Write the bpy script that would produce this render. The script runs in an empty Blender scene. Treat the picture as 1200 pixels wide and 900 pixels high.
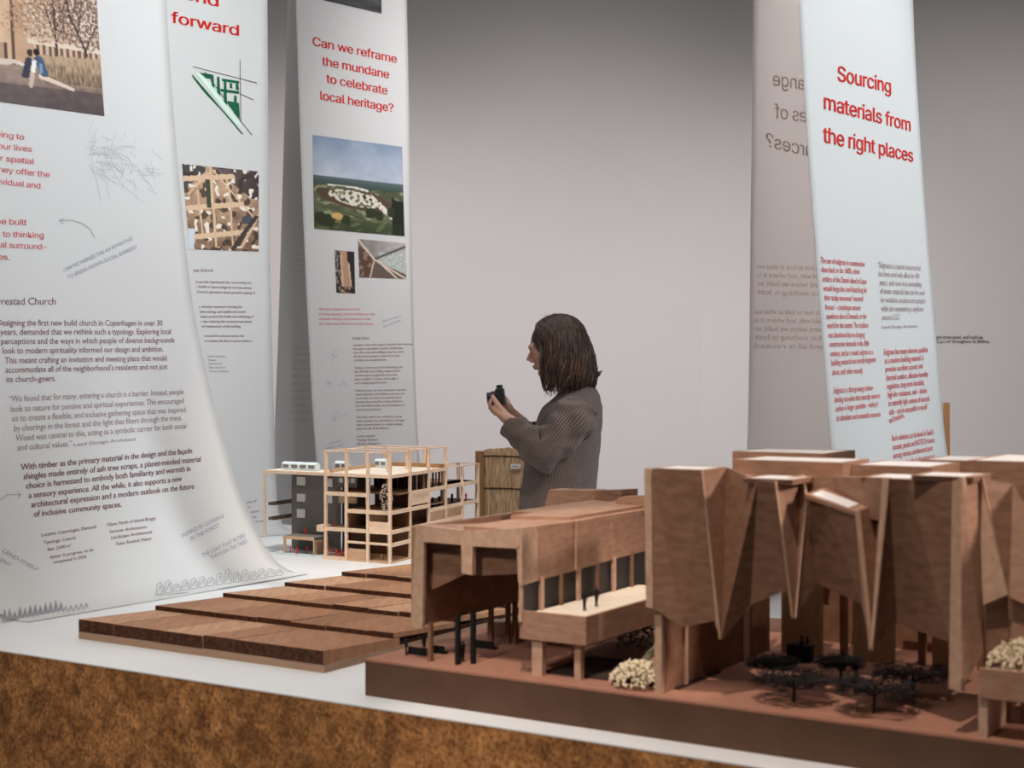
import bpy, math, random
from mathutils import Vector, Matrix, noise
V = Vector
random.seed(7)
sc = bpy.context.scene
C = sc.collection
# ------------------------------------------------------------------ camera, world, lights, exposure
CZ = 1.45; F = 1667.0
cam = bpy.data.cameras.new('camera'); cam.lens = 50.0; cam.sensor_width = 36.0
cam.clip_start = 0.05
co = bpy.data.objects.new('photo_camera', cam); C.objects.link(co)
co.location = (0, 0, CZ); co.rotation_euler = (math.radians(90), 0, 0)
cam.dof.use_dof = True; cam.dof.focus_distance = 4.7; cam.dof.aperture_fstop = 6.3
sc.camera = co
w = bpy.data.worlds.new('world'); sc.world = w; w.use_nodes = True
w.node_tree.nodes['Background'].inputs[0].default_value = (0.75, 0.86, 1.0, 1)
w.node_tree.nodes['Background'].inputs[1].default_value = 0.22
sc.view_settings.view_transform = 'Standard'; sc.view_settings.look = 'None'
sc.view_settings.gamma = 1.0; sc.view_settings.use_curve_mapping = False
sc.view_settings.exposure = 0.0

def aim(o, tgt):
    d = V(tgt) - V(o.location); o.rotation_euler = d.to_track_quat('-Z', 'Y').to_euler()
def spot(loc, tgt, power, ang, blend=0.6, rad=0.05, col=(1, .97, .93)):  # gallery track spots and added fills both come from here
    l = bpy.data.lights.new('track_or_fill_spot', 'SPOT'); l.energy = power; l.spot_size = math.radians(ang)
    l.spot_blend = blend; l.shadow_soft_size = rad; l.color = col
    o = bpy.data.objects.new('track_or_fill_spot', l); C.objects.link(o); o.location = loc; aim(o, tgt); return o
def area(loc, tgt, power, sx, sy, col=(1, 1, 1)):
    l = bpy.data.lights.new('ceiling_area', 'AREA'); l.shape = 'RECTANGLE'; l.size = sx; l.size_y = sy
    l.energy = power; l.color = col
    o = bpy.data.objects.new('ceiling_area', l); C.objects.link(o); o.location = loc; aim(o, tgt); return o
area((0.0, 4.5, 5.4), (0, 4.5, 0), 132, 7, 6, (1, .985, .975))            # general gallery light
spot((-1.9, -0.9, 3.9), (-0.75, 2.4, .72), 380, 44, 1.0, .25, (1, .90, .78)) # added fill from behind the camera, brightens the cork front
spot((1.3, 1.5, 4.9), (-1.0, 3.9, 2.9), 760, 42, 1.0, .10, (.92, .97, 1))  # left banner
spot((0.9, 3.2, 5.0), (-1.3, 5.3, 2.0), 130, 34, .9, .10, (1, .99, .98))   # second banner
spot((3.4, 2.15, 4.9), (1.0, 3.65, 2.1), 900, 27, .8, .10, (.92, .98, 1))    # right banner
spot((-1.3, 5.2, 4.9), (0.95, 3.8, 2.0), 1300, 26, .8, .08, (1, .88, .84)) # added fill, makes the right banner's back leaf glow through
spot((-0.11, 0.83, 4.28), (0.48, 2.15, 1.0), 310, 25, .35, .010, (1, .84, .72))  # church model key
spot((2.9, 1.2, 2.7), (0.66, 2.12, 1.15), 330, 22, .8, .22, (1, .84, .74))  # church model from the right
spot((-0.3, 2.6, 4.9), (-0.35, 4.5, 1.0), 520, 20, .7, .05, (1, .93, .84)) # timber frame model
spot((-1.3, 3.9, 4.8), (-0.12, 6.1, 1.0), 190, 15, .8, .06, (1, .92, .82))  # added fill, lifts the otherwise dark reed panel
spot((-0.6, 0.6, 4.6), (-0.28, 3.2, .9), 250, 28, .9, .06, (1, .92, .84))  # shingle sample
spot((0.7, 5.6, 4.5), (0.3, 10.0, 0.2), 520, 84, 1.0, .3, (1, .95, .955))  # wall
spot((3.4, 5.4, 4.7), (3.6, 10.0, 0.6), 400, 80, 1.0, .3, (1, .95, .94))  # added wash, lifts the wall beyond the right banner
spot((-3.4, 6.4, 4.8), (-1.5, 10.0, 1.2), 420, 62, 1.0, .3, (1, .95, .94))  # added wash, lifts the left wall and shines through the back sheet

# ------------------------------------------------------------------ helpers
Z3 = V((0, 0, 1))
def ray(px, py): return V(((px-600)/F, 1.0, (450-py)/F))
def atY(px, py, Y): r = ray(px, py); return V((r.x*Y, Y, CZ+r.z*Y))
def onz(px, py, z): Y = (CZ-z)*F/(py-450); return atY(px, py, Y)
def onplane(px, py, p0, n):
    r = ray(px, py); c = V((0, 0, CZ)); k = (V(p0)-c).dot(n)/r.dot(n); return c + r*k
U = V((.8446, -.5354, 0)); W = V((.5354, .8446, 0))    # table axes: along the front edge, and across

def root_of(o):
    while o.parent: o = o.parent
    return o
class MB:
    def __init__(s): s.v = []; s.f = []; s.uv = {}; s.mi = []
    def add(s, vs, fs, m=0):
        b = len(s.v); s.v += [V(x) for x in vs]; s.f += [tuple(i+b for i in f) for f in fs]; s.mi += [m]*len(fs); return b
    def box(s, o, a, b, c, m=0):      # corner o, edge vectors
        o, a, b, c = V(o), V(a), V(b), V(c)
        if a.cross(b).dot(c) < 0: a, b = b, a
        vs = [o, o+a, o+a+b, o+b, o+c, o+a+c, o+a+b+c, o+b+c]
        s.add(vs, [(0,3,2,1),(4,5,6,7),(0,1,5,4),(1,2,6,5),(2,3,7,6),(3,0,4,7)], m); return s
    def bx(s, x0, x1, y0, y1, z0, z1, m=0):
        return s.box((x0,y0,z0), (x1-x0,0,0), (0,y1-y0,0), (0,0,z1-z0), m)
    def prism(s, poly, d, m=0):       # polygon pushed along vector d
        n = len(poly); d = V(d); poly = [V(p) for p in poly]
        nn = V((0,0,0))
        for i in range(1, n-1): nn += (poly[i]-poly[0]).cross(poly[i+1]-poly[0])
        if nn.dot(d) > 0: poly = poly[::-1]
        vs = poly + [p+d for p in poly]
        fs = [tuple(range(n)), tuple(range(2*n-1, n-1, -1))]
        for i in range(n):
            j = (i+1) % n; fs.append((j, i, i+n, j+n))
        s.add(vs, fs, m); return s
    def loft(s, rings, cap=True, m=0, uv=False):
        k = len(rings[0]); b = len(s.v)
        for r in rings: s.v += [V(p) for p in r]
        for i in range(len(rings)-1):
            for j in range(k):
                j2 = (j+1) % k
                s.f.append((b+i*k+j, b+i*k+j2, b+(i+1)*k+j2, b+(i+1)*k+j)); s.mi.append(m)
                if uv: s.uv[len(s.f)-1] = [(j/k, i), ((j+1)/k, i), ((j+1)/k, i+1), (j/k, i+1)]
        if cap:
            s.f.append(tuple(b+j for j in range(k-1, -1, -1))); s.mi.append(m)
            e = b+(len(rings)-1)*k
            s.f.append(tuple(e+j for j in range(k))); s.mi.append(m)
        return s
    def tube(s, pts, rs, k=8, cap=True, m=0, flat=1.0, uv=False, up=None):
        pts = [V(p) for p in pts]
        if not isinstance(rs, (list, tuple)): rs = [rs]*len(pts)
        rings = []; ref = V(up) if up else V((0.13, 0.2, 1)).normalized()
        t0 = (pts[1]-pts[0]).normalized()
        if abs(t0.dot(ref)) > .9: ref = V((1, .1, 0)).normalized()
        a = (ref - t0*ref.dot(t0)).normalized()
        for i, p in enumerate(pts):
            t = (pts[min(i+1, len(pts)-1)]-pts[max(i-1, 0)]).normalized()
            a = (a - t*a.dot(t)).normalized(); b2 = t.cross(a); r = rs[i]
            ra, rb = (r if isinstance(r, tuple) else (r, r*flat))
            rings.append([p + a*ra*math.cos(q) + b2*rb*math.sin(q) for q in [2*math.pi*j/k for j in range(k)]])
        return s.loft(rings, cap, m, uv)
    def ball(s, c, r, n=10, k=14, rot=None, m=0):
        c = V(c); r = V(r) if not isinstance(r, (int, float)) else V((r, r, r)); R = rot or Matrix.Identity(3)
        rings = []
        for i in range(n+1):
            th = math.pi*(i+.02)/(n+.04)
            rings.append([c + R @ V((r.x*math.sin(th)*math.cos(q), r.y*math.sin(th)*math.sin(q), -r.z*math.cos(th)))
                          for q in [2*math.pi*j/k for j in range(k)]])
        return s.loft(rings, True, m)
    def build(s, name, mats, parent=None, origin=None, smooth=False, kind=None, off=None):
        if not isinstance(mats, (list, tuple)): mats = [mats]
        me = bpy.data.meshes.new(name)
        base = V((0,0,0))
        if parent is not None: base = V(root_of(parent).location)
        pl = V((0,0,0)) if parent is None or parent.parent is None else V(parent.location)
        org = V(origin) if origin is not None else (base+pl if parent is not None else (sum(s.v, V((0,0,0)))/max(1, len(s.v))))
        if parent is None and origin is None: org.z = min(p.z for p in s.v)
        me.from_pydata([tuple(p-org) for p in s.v], [], s.f)
        for m in mats: me.materials.append(m)
        if len(mats) > 1: me.polygons.foreach_set('material_index', s.mi)
        if s.uv:
            ul = me.uv_layers.new(name='UVMap')
            for fi, uvs in s.uv.items():
                p = me.polygons[fi]
                for li, c in zip(p.loop_indices, uvs): ul.data[li].uv = c
        if smooth: me.polygons.foreach_set('use_smooth', [True]*len(me.polygons))
        me.update()
        o = bpy.data.objects.new(name, me); C.objects.link(o)
        if parent is not None:
            o.parent = parent; o.location = org-base-pl
        else: o.location = org
        if kind: o['kind'] = kind
        return o
def thing(name, label, cat, loc=(0,0,0), group=None):
    o = bpy.data.objects.new(name, None); C.objects.link(o); o.location = loc; o.empty_display_size = .1
    o['label'] = label; o['category'] = cat
    if group: o['group'] = group
    return o
def tag(o, label, cat, group=None):
    o['label'] = label; o['category'] = cat
    if group: o['group'] = group
    return o

# ------------------------------------------------------------------ materials
def nt(name):
    m = bpy.data.materials.new(name); m.use_nodes = True; t = m.node_tree
    return m, t, t.nodes['Principled BSDF']
def plain(name, col, rough=.6, spec=.3, metal=0, trans=0, var=0.04, sc_=30):
    m, t, b = nt(name)
    b.inputs['Roughness'].default_value = rough; b.inputs['Specular IOR Level'].default_value = spec
    b.inputs['Metallic'].default_value = metal; b.inputs['Transmission Weight'].default_value = trans
    n = t.nodes.new('ShaderNodeTexNoise'); n.inputs['Scale'].default_value = sc_; n.inputs['Detail'].default_value = 4
    tc = t.nodes.new('ShaderNodeTexCoord'); t.links.new(tc.outputs['Object'], n.inputs['Vector'])
    r = t.nodes.new('ShaderNodeValToRGB'); t.links.new(n.outputs['Fac'], r.inputs['Fac'])
    r.color_ramp.elements[0].position = .3; r.color_ramp.elements[1].position = .7
    r.color_ramp.elements[0].color = tuple(c*(1-var) for c in col)+(1,)
    r.color_ramp.elements[1].color = tuple(min(1, c*(1+var)) for c in col)+(1,)
    t.links.new(r.outputs['Color'], b.inputs['Base Color'])
    return m
def wood(name, c0, c1, stretch=(3, 3, 40), rough=.6, lines=0, ldir=(0, 0, 1), bump=.1, lscale=300, ldark=.72):
    m, t, b = nt(name)
    tc = t.nodes.new('ShaderNodeTexCoord'); mp = t.nodes.new('ShaderNodeMapping')
    mp.inputs['Scale'].default_value = stretch
    t.links.new(tc.outputs['Object'], mp.inputs['Vector'])
    n = t.nodes.new('ShaderNodeTexNoise'); n.inputs['Scale'].default_value = 4; n.inputs['Detail'].default_value = 6
    t.links.new(mp.outputs['Vector'], n.inputs['Vector'])
    r = t.nodes.new('ShaderNodeValToRGB'); t.links.new(n.outputs['Fac'], r.inputs['Fac'])
    r.color_ramp.elements[0].position = .33; r.color_ramp.elements[1].position = .68
    r.color_ramp.elements[0].color = tuple(c0)+(1,); r.color_ramp.elements[1].color = tuple(c1)+(1,)
    out = r.outputs['Color']
    if lines:
        d = t.nodes.new('ShaderNodeVectorMath'); d.operation = 'DOT_PRODUCT'; d.inputs[1].default_value = ldir
        t.links.new(tc.outputs['Object'], d.inputs[0])
        mu = t.nodes.new('ShaderNodeMath'); mu.operation = 'MULTIPLY'; mu.inputs[1].default_value = lscale
        t.links.new(d.outputs['Value'], mu.inputs[0])
        fr = t.nodes.new('ShaderNodeMath'); fr.operation = 'FRACT'; t.links.new(mu.outputs[0], fr.inputs[0])
        gt = t.nodes.new('ShaderNodeMath'); gt.operation = 'GREATER_THAN'; gt.inputs[1].default_value = .82
        t.links.new(fr.outputs[0], gt.inputs[0])
        mx = t.nodes.new('ShaderNodeMix'); mx.data_type = 'RGBA'; mx.blend_type = 'MULTIPLY'
        t.links.new(gt.outputs[0], mx.inputs[0]); t.links.new(out, mx.inputs[6]); mx.inputs[7].default_value = (ldark, ldark*.95, ldark*.93, 1)
        out = mx.outputs[2]
    t.links.new(out, b.inputs['Base Color'])
    bp = t.nodes.new('ShaderNodeBump'); bp.inputs['Strength'].default_value = bump; bp.inputs['Distance'].default_value = .001
    t.links.new(n.outputs['Fac'], bp.inputs['Height']); t.links.new(bp.outputs['Normal'], b.inputs['Normal'])
    b.inputs['Roughness'].default_value = rough; b.inputs['Specular IOR Level'].default_value = .25
    return m
def lin(r, g, b): return tuple(((x/255)/12.92 if x/255 <= .04045 else ((x/255+.055)/1.055)**2.4) for x in (r, g, b))

M = {}
M['wall'] = plain('wall_paint', (.68, .655, .65), .9, .1, var=.015, sc_=1.2)
M['floor'] = plain('floor_concrete', (.22, .21, .20), .7, .3, var=.1, sc_=3)
M['ceil'] = plain('ceiling_paint', (.16, .16, .16), .9, .1)
M['paper'] = plain('banner_paper', (.80, .82, .83), .75, .15, var=.006, sc_=2)
def add_translucent(m, fac=.12):
    t = m.node_tree; b = t.nodes['Principled BSDF']; o = t.nodes['Material Output']
    tr = t.nodes.new('ShaderNodeBsdfTranslucent'); tr.inputs[0].default_value = (.9, .86, .84, 1)
    mx = t.nodes.new('ShaderNodeMixShader'); mx.inputs[0].default_value = fac
    t.links.new(b.outputs[0], mx.inputs[1]); t.links.new(tr.outputs[0], mx.inputs[2]); t.links.new(mx.outputs[0], o.inputs[0])
add_translucent(M['paper'], .36)
M['white'] = plain('white_tabletop', (.74, .76, .78), .45, .4, var=.01, sc_=3)
M['ink_red'] = plain('red_print', lin(205, 48, 42), .8, .1, var=.01)
M['ink_redsoft'] = plain('soft_red_print', lin(214, 108, 110), .8, .1, var=.01)
M['ink_rose'] = plain('rose_print', lin(222, 120, 122), .8, .1, var=.01)
M['ink_body'] = plain('maroon_print', lin(122, 78, 88), .8, .1, var=.01)
M['ink_quote'] = plain('grey_mauve_print', lin(150, 128, 134), .8, .1, var=.01)
M['ink_pale'] = plain('pale_grey_print', lin(190, 168, 172), .8, .1, var=.01)
M['ink_ghost'] = plain('show_through_print', lin(226, 205, 201), .8, .1, var=.01)
M['ink_note'] = plain('pencil_note_print', lin(160, 162, 184), .8, .1, var=.01)
M['ink_pencil'] = plain('pencil_print', lin(194, 198, 208), .8, .1, var=.01)
M['ink_pencil_dark'] = plain('dark_pencil_print', lin(150, 152, 158), .8, .1, var=.01)
M['ink_black'] = plain('black_print', lin(45, 40, 42), .8, .1, var=.01)
M['ink_green'] = plain('green_print', lin(30, 96, 66), .8, .1, var=.01)
M['ink_mint'] = plain('mint_print', lin(205, 232, 218), .8, .1, var=.01)
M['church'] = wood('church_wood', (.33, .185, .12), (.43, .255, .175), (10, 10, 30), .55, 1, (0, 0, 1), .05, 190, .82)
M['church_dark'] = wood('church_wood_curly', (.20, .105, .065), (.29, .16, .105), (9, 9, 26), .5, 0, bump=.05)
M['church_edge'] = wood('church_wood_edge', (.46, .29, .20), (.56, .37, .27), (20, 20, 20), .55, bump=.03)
M['church_wall'] = wood('church_ribbed_wall', (.42, .27, .15), (.52, .35, .20), (30, 30, 6), .6, 1, tuple(U), .05, 200, .6)
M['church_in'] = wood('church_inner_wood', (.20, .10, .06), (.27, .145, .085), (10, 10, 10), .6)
M['ground'] = plain('model_ground_sheet', (.36, .175, .12), .75, .15, var=.06, sc_=60)
M['soil'] = plain('model_dark_soil', (.05, .032, .028), .9, .1, var=.3, sc_=150)
M['mdf'] = wood('church_base_mdf', (.088, .045, .028), (.11, .06, .038), (3, 3, 3), .55, bump=.02)
M['skylight'] = plain('white_acrylic_and_glare', (.82, .80, .78), .35, .5, var=.01)  # on the skylights the white stands in for the wall's reflection
def thin_acrylic():
    m, t, b = nt('clear_acrylic'); o = t.nodes['Material Output']; t.nodes.remove(b)
    fr = t.nodes.new('ShaderNodeFresnel'); fr.inputs[0].default_value = 1.9
    g = t.nodes.new('ShaderNodeBsdfGlossy'); g.inputs['Roughness'].default_value = .02; tr = t.nodes.new('ShaderNodeBsdfTransparent'); tr.inputs[0].default_value = (.93, .93, .93, 1)
    mx = t.nodes.new('ShaderNodeMixShader'); t.links.new(fr.outputs[0], mx.inputs[0]); t.links.new(tr.outputs[0], mx.inputs[1]); t.links.new(g.outputs[0], mx.inputs[2])
    t.links.new(mx.outputs[0], o.inputs[0]); return m
M['clear'] = thin_acrylic()
M['glass_dark'] = plain('dark_model_glazing', (.035, .028, .028), .6, .5, var=.2, sc_=40)
M['black'] = plain('black_card', (.012, .011, .012), .7, .2)
M['flower'] = plain('dried_flower', (.78, .68, .50), .9, .1, var=.12, sc_=120)
M['moss'] = plain('dried_moss', (.20, .17, .10), .9, .1, var=.3, sc_=200)
M['deck'] = plain('terrace_deck', (.72, .62, .50), .7, .2, var=.04)
M['shingle'] = [wood('shingle_wood_%d' % i, tuple(c*.82 for c in col), tuple(c*1.12 for c in col), (28, 3, 3), .62, bump=.2)
                for i, col in enumerate([(.36,.175,.092), (.43,.225,.125), (.31,.145,.074), (.50,.285,.17), (.39,.195,.11)])]
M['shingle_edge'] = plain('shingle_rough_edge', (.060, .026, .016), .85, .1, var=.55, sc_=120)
M['ply'] = wood('plywood_base', (.30, .19, .125), (.37, .24, .165), (5, 5, 60), .6)
M['pine'] = wood('pale_model_timber', (.74, .53, .38), (.84, .64, .48), (20, 20, 20), .6, bump=.03)
M['pine_mid'] = wood('mid_model_timber', (.52, .33, .20), (.62, .42, .27), (8, 8, 60), .6, bump=.03)
M['pine_dark'] = wood('brown_model_veneer', (.22, .115, .07), (.30, .165, .10), (8, 8, 60), .6, bump=.03)
M['pine_white'] = plain('white_ply_roof', (.84, .76, .66), .6, .2, var=.02)
M['grey_card'] = plain('grey_card', (.20, .19, .18), .8, .1, var=.05)
M['ice'] = plain('pale_blue_card', (.66, .76, .80), .5, .3, var=.02)
M['acrylic'] = plain('smoky_acrylic', (.22, .17, .12), .15, .5, trans=.55)
M['red'] = plain('red_figure', (.62, .02, .02), .5, .3)
M['reed'] = wood('woven_reed', (.42, .25, .13), (.88, .66, .43), (50, 50, 5), .7, bump=.5)
M['oak'] = wood('oak_edge', (.34, .17, .07), (.42, .23, .10), (30, 30, 3), .55)
M['twine'] = plain('dark_twine', (.05, .03, .02), .9, .1)
M['label'] = plain('label_card', (.8, .79, .77), .7, .2)
M['skin'] = plain('skin', (.58, .33, .24), .5, .35, var=.05, sc_=25)
M['skin'].node_tree.nodes['Principled BSDF'].inputs['Subsurface Weight'].default_value = .08
M['skin'].node_tree.nodes['Principled BSDF'].inputs['Subsurface Scale'].default_value = .01
M['lip'] = plain('lip', (.46, .21, .17), .5, .3)
M['hair'] = plain('brown_hair', (.046, .023, .015), .38, .5, var=.35, sc_=60)
M['hair2'] = plain('light_brown_hair', (.105, .054, .032), .38, .5, var=.3, sc_=60)
M['trouser'] = plain('dark_trousers', (.03, .03, .035), .85, .1)
M['shoe'] = plain('black_shoe', (.02, .02, .02), .5, .4)
M['cam'] = plain('camera_black', (.012, .012, .013), .45, .5)
M['camglass'] = plain('camera_screen', (.18, .26, .30), .08, .8)
M['strap'] = plain('camera_strap', (.015, .013, .013), .7, .2)
# cork
def cork():
    m, t, b = nt('cork')
    tc = t.nodes.new('ShaderNodeTexCoord')
    n1 = t.nodes.new('ShaderNodeTexNoise'); n1.inputs['Scale'].default_value = 130; n1.inputs['Detail'].default_value = 6; n1.inputs['Roughness'].default_value = .7
    n2 = t.nodes.new('ShaderNodeTexNoise'); n2.inputs['Scale'].default_value = 14; n2.inputs['Detail'].default_value = 5; n2.inputs['Distortion'].default_value = 1.2
    v = t.nodes.new('ShaderNodeTexVoronoi'); v.inputs['Scale'].default_value = 38; v.inputs['Randomness'].default_value = 1
    for n in (n1, n2): t.links.new(tc.outputs['Object'], n.inputs['Vector'])
    av = t.nodes.new('ShaderNodeVectorMath'); av.operation = 'ADD'
    sv = t.nodes.new('ShaderNodeVectorMath'); sv.operation = 'SCALE'; sv.inputs['Scale'].default_value = .05
    t.links.new(n1.outputs['Color'], sv.inputs[0]); t.links.new(tc.outputs['Object'], av.inputs[0]); t.links.new(sv.outputs[0], av.inputs[1])
    t.links.new(av.outputs[0], v.inputs['Vector'])
    r1 = t.nodes.new('ShaderNodeValToRGB'); t.links.new(n1.outputs['Fac'], r1.inputs['Fac'])
    e = r1.color_ramp.elements; e[0].position = .34; e[0].color = (.15, .062, .025, 1); e[1].position = .62; e[1].color = (.56, .28, .115, 1)
    r2 = t.nodes.new('ShaderNodeValToRGB'); t.links.new(n2.outputs['Fac'], r2.inputs['Fac'])
    e = r2.color_ramp.elements; e[0].position = .36; e[0].color = (.45, .40, .36, 1); e[1].position = .60; e[1].color = (1.0, .98, .92, 1)
    mx = t.nodes.new('ShaderNodeMix'); mx.data_type = 'RGBA'; mx.blend_type = 'MULTIPLY'; mx.inputs[0].default_value = .9
    t.links.new(r1.outputs[0], mx.inputs[6]); t.links.new(r2.outputs[0], mx.inputs[7])
    r3 = t.nodes.new('ShaderNodeValToRGB'); t.links.new(v.outputs['Color'], r3.inputs['Fac'])
    e = r3.color_ramp.elements; e[0].color = (.62, .60, .56, 1); e[1].color = (1.35, 1.3, 1.25, 1)
    m2 = t.nodes.new('ShaderNodeMix'); m2.data_type = 'RGBA'; m2.blend_type = 'MULTIPLY'; m2.inputs[0].default_value = .8
    t.links.new(mx.outputs[2], m2.inputs[6]); t.links.new(r3.outputs[0], m2.inputs[7])
    t.links.new(m2.outputs[2], b.inputs['Base Color'])
    bp = t.nodes.new('ShaderNodeBump'); bp.inputs['Strength'].default_value = .4; bp.inputs['Distance'].default_value = .002
    t.links.new(n1.outputs['Fac'], bp.inputs['Height']); t.links.new(bp.outputs[0], b.inputs['Normal'])
    b.inputs['Roughness'].default_value = .75; b.inputs['Specular IOR Level'].default_value = .2
    return m
M['cork'] = cork()
def knit():
    m, t, b = nt('ribbed_knit')
    tc = t.nodes.new('ShaderNodeTexCoord'); sp = t.nodes.new('ShaderNodeSeparateXYZ'); t.links.new(tc.outputs['UV'], sp.inputs[0])
    mu = t.nodes.new('ShaderNodeMath'); mu.operation = 'MULTIPLY'; mu.inputs[1].default_value = 2*math.pi; t.links.new(sp.outputs[0], mu.inputs[0])
    sn = t.nodes.new('ShaderNodeMath'); sn.operation = 'SINE'; t.links.new(mu.outputs[0], sn.inputs[0])
    r = t.nodes.new('ShaderNodeValToRGB'); mr = t.nodes.new('ShaderNodeMapRange'); mr.inputs[1].default_value = -1
    t.links.new(sn.outputs[0], mr.inputs[0]); t.links.new(mr.outputs[0], r.inputs[0])
    e = r.color_ramp.elements; e[0].position = .15; e[0].color = (.080, .056, .047, 1); e[1].position = .7; e[1].color = (.185, .134, .112, 1)
    t.links.new(r.outputs[0], b.inputs['Base Color'])
    n = t.nodes.new('ShaderNodeTexNoise'); n.inputs['Scale'].default_value = 300; t.links.new(tc.outputs['Object'], n.inputs['Vector'])
    ad = t.nodes.new('ShaderNodeMath'); ad.operation = 'ADD'; t.links.new(mr.outputs[0], ad.inputs[0]); t.links.new(n.outputs['Fac'], ad.inputs[1])
    bp = t.nodes.new('ShaderNodeBump'); bp.inputs['Strength'].default_value = .7; bp.inputs['Distance'].default_value = .003
    t.links.new(ad.outputs[0], bp.inputs['Height']); t.links.new(bp.outputs[0], b.inputs['Normal'])
    b.inputs['Roughness'].default_value = .95; b.inputs['Specular IOR Level'].default_value = .1
    b.inputs['Sheen Weight'].default_value = .25
    return m
M['knit'] = knit()
def attrmat():
    m, t, b = nt('printed_photo')
    a = t.nodes.new('ShaderNodeAttribute'); a.attribute_name = 'Col'
    t.links.new(a.outputs['Color'], b.inputs['Base Color']); b.inputs['Roughness'].default_value = .6
    b.inputs['Specular IOR Level'].default_value = .2; return m
M['photo'] = attrmat()

# ------------------------------------------------------------------ setting
WY = 10.0
mb = MB(); mb.bx(-7, 7, WY, WY+.2, 0, 5.6); o = mb.build('wall_back', M['wall']); o['kind'] = 'structure'
mb = MB(); mb.bx(-7.2, -7, -3, WY+.2, 0, 5.6); o = mb.build('wall_left', M['wall']); o['kind'] = 'structure'
mb = MB(); mb.bx(7, 7.2, -3, WY+.2, 0, 5.6); o = mb.build('wall_right', M['wall']); o['kind'] = 'structure'
mb = MB(); mb.bx(-7.2, 7.2, -3.2, -3, 0, 5.6); o = mb.build('wall_rear', M['wall']); o['kind'] = 'structure'
mb = MB(); mb.bx(-7.2, 7.2, -3.2, WY+.2, -.2, 0); o = mb.build('floor', M['floor']); o['kind'] = 'structure'
mb = MB(); mb.bx(-7.2, 7.2, -3.2, WY+.2, 5.6, 5.8); o = mb.build('ceiling', M['ceil']); o['kind'] = 'structure'
mb = MB(); mb.bx(-7, 7, WY-.015, WY, 0, .1); o = mb.build('baseboard_back', M['wall']); o['kind'] = 'structure'
a0 = atY(820, 148, WY)
mb = MB(); mb.bx(a0.x, a0.x+1.22, WY-.004, WY, .12, a0.z); o = mb.build('trim_1', M['wall']); o['kind'] = 'structure'

# ------------------------------------------------------------------ text helper
import os
GROTESK = None
try:      # the sans-serif that ships inside Blender; the built-in face is the fallback
    GROTESK = bpy.data.fonts.load(os.path.join(bpy.utils.resource_path('LOCAL'), 'datafiles', 'fonts', 'Inter.woff2'))
except Exception: pass
def text_mesh(s, bold=0.0, res=3, shear=0.0, big=False):
    cu = bpy.data.curves.new('t', 'FONT'); cu.body = s; cu.size = 1.0; cu.resolution_u = res; cu.shear = shear
    cu.space_character = .96
    if GROTESK and big: cu.font = GROTESK
    ob = bpy.data.objects.new('t', cu); C.objects.link(ob)
    bpy.context.view_layer.update()
    dg = bpy.context.evaluated_depsgraph_get()
    me = bpy.data.meshes.new_from_object(ob.evaluated_get(dg))
    vs = [(v.co.x, v.co.y) for v in me.vertices]; fs = [tuple(p.vertices) for p in me.polygons]
    bpy.data.objects.remove(ob); bpy.data.curves.remove(cu); bpy.data.meshes.remove(me)
    if not vs: return [], [], 1, 0
    if bold:      # heavier weight: the letters struck twice, a hair apart
        n = len(vs); vs = [(x-bold, y) for x, y in vs] + [(x+bold, y) for x, y in vs]; fs = fs + [tuple(i+n for i in f) for f in fs]
    return vs, fs, max(v[0] for v in vs), min(v[0] for v in vs)

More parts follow.
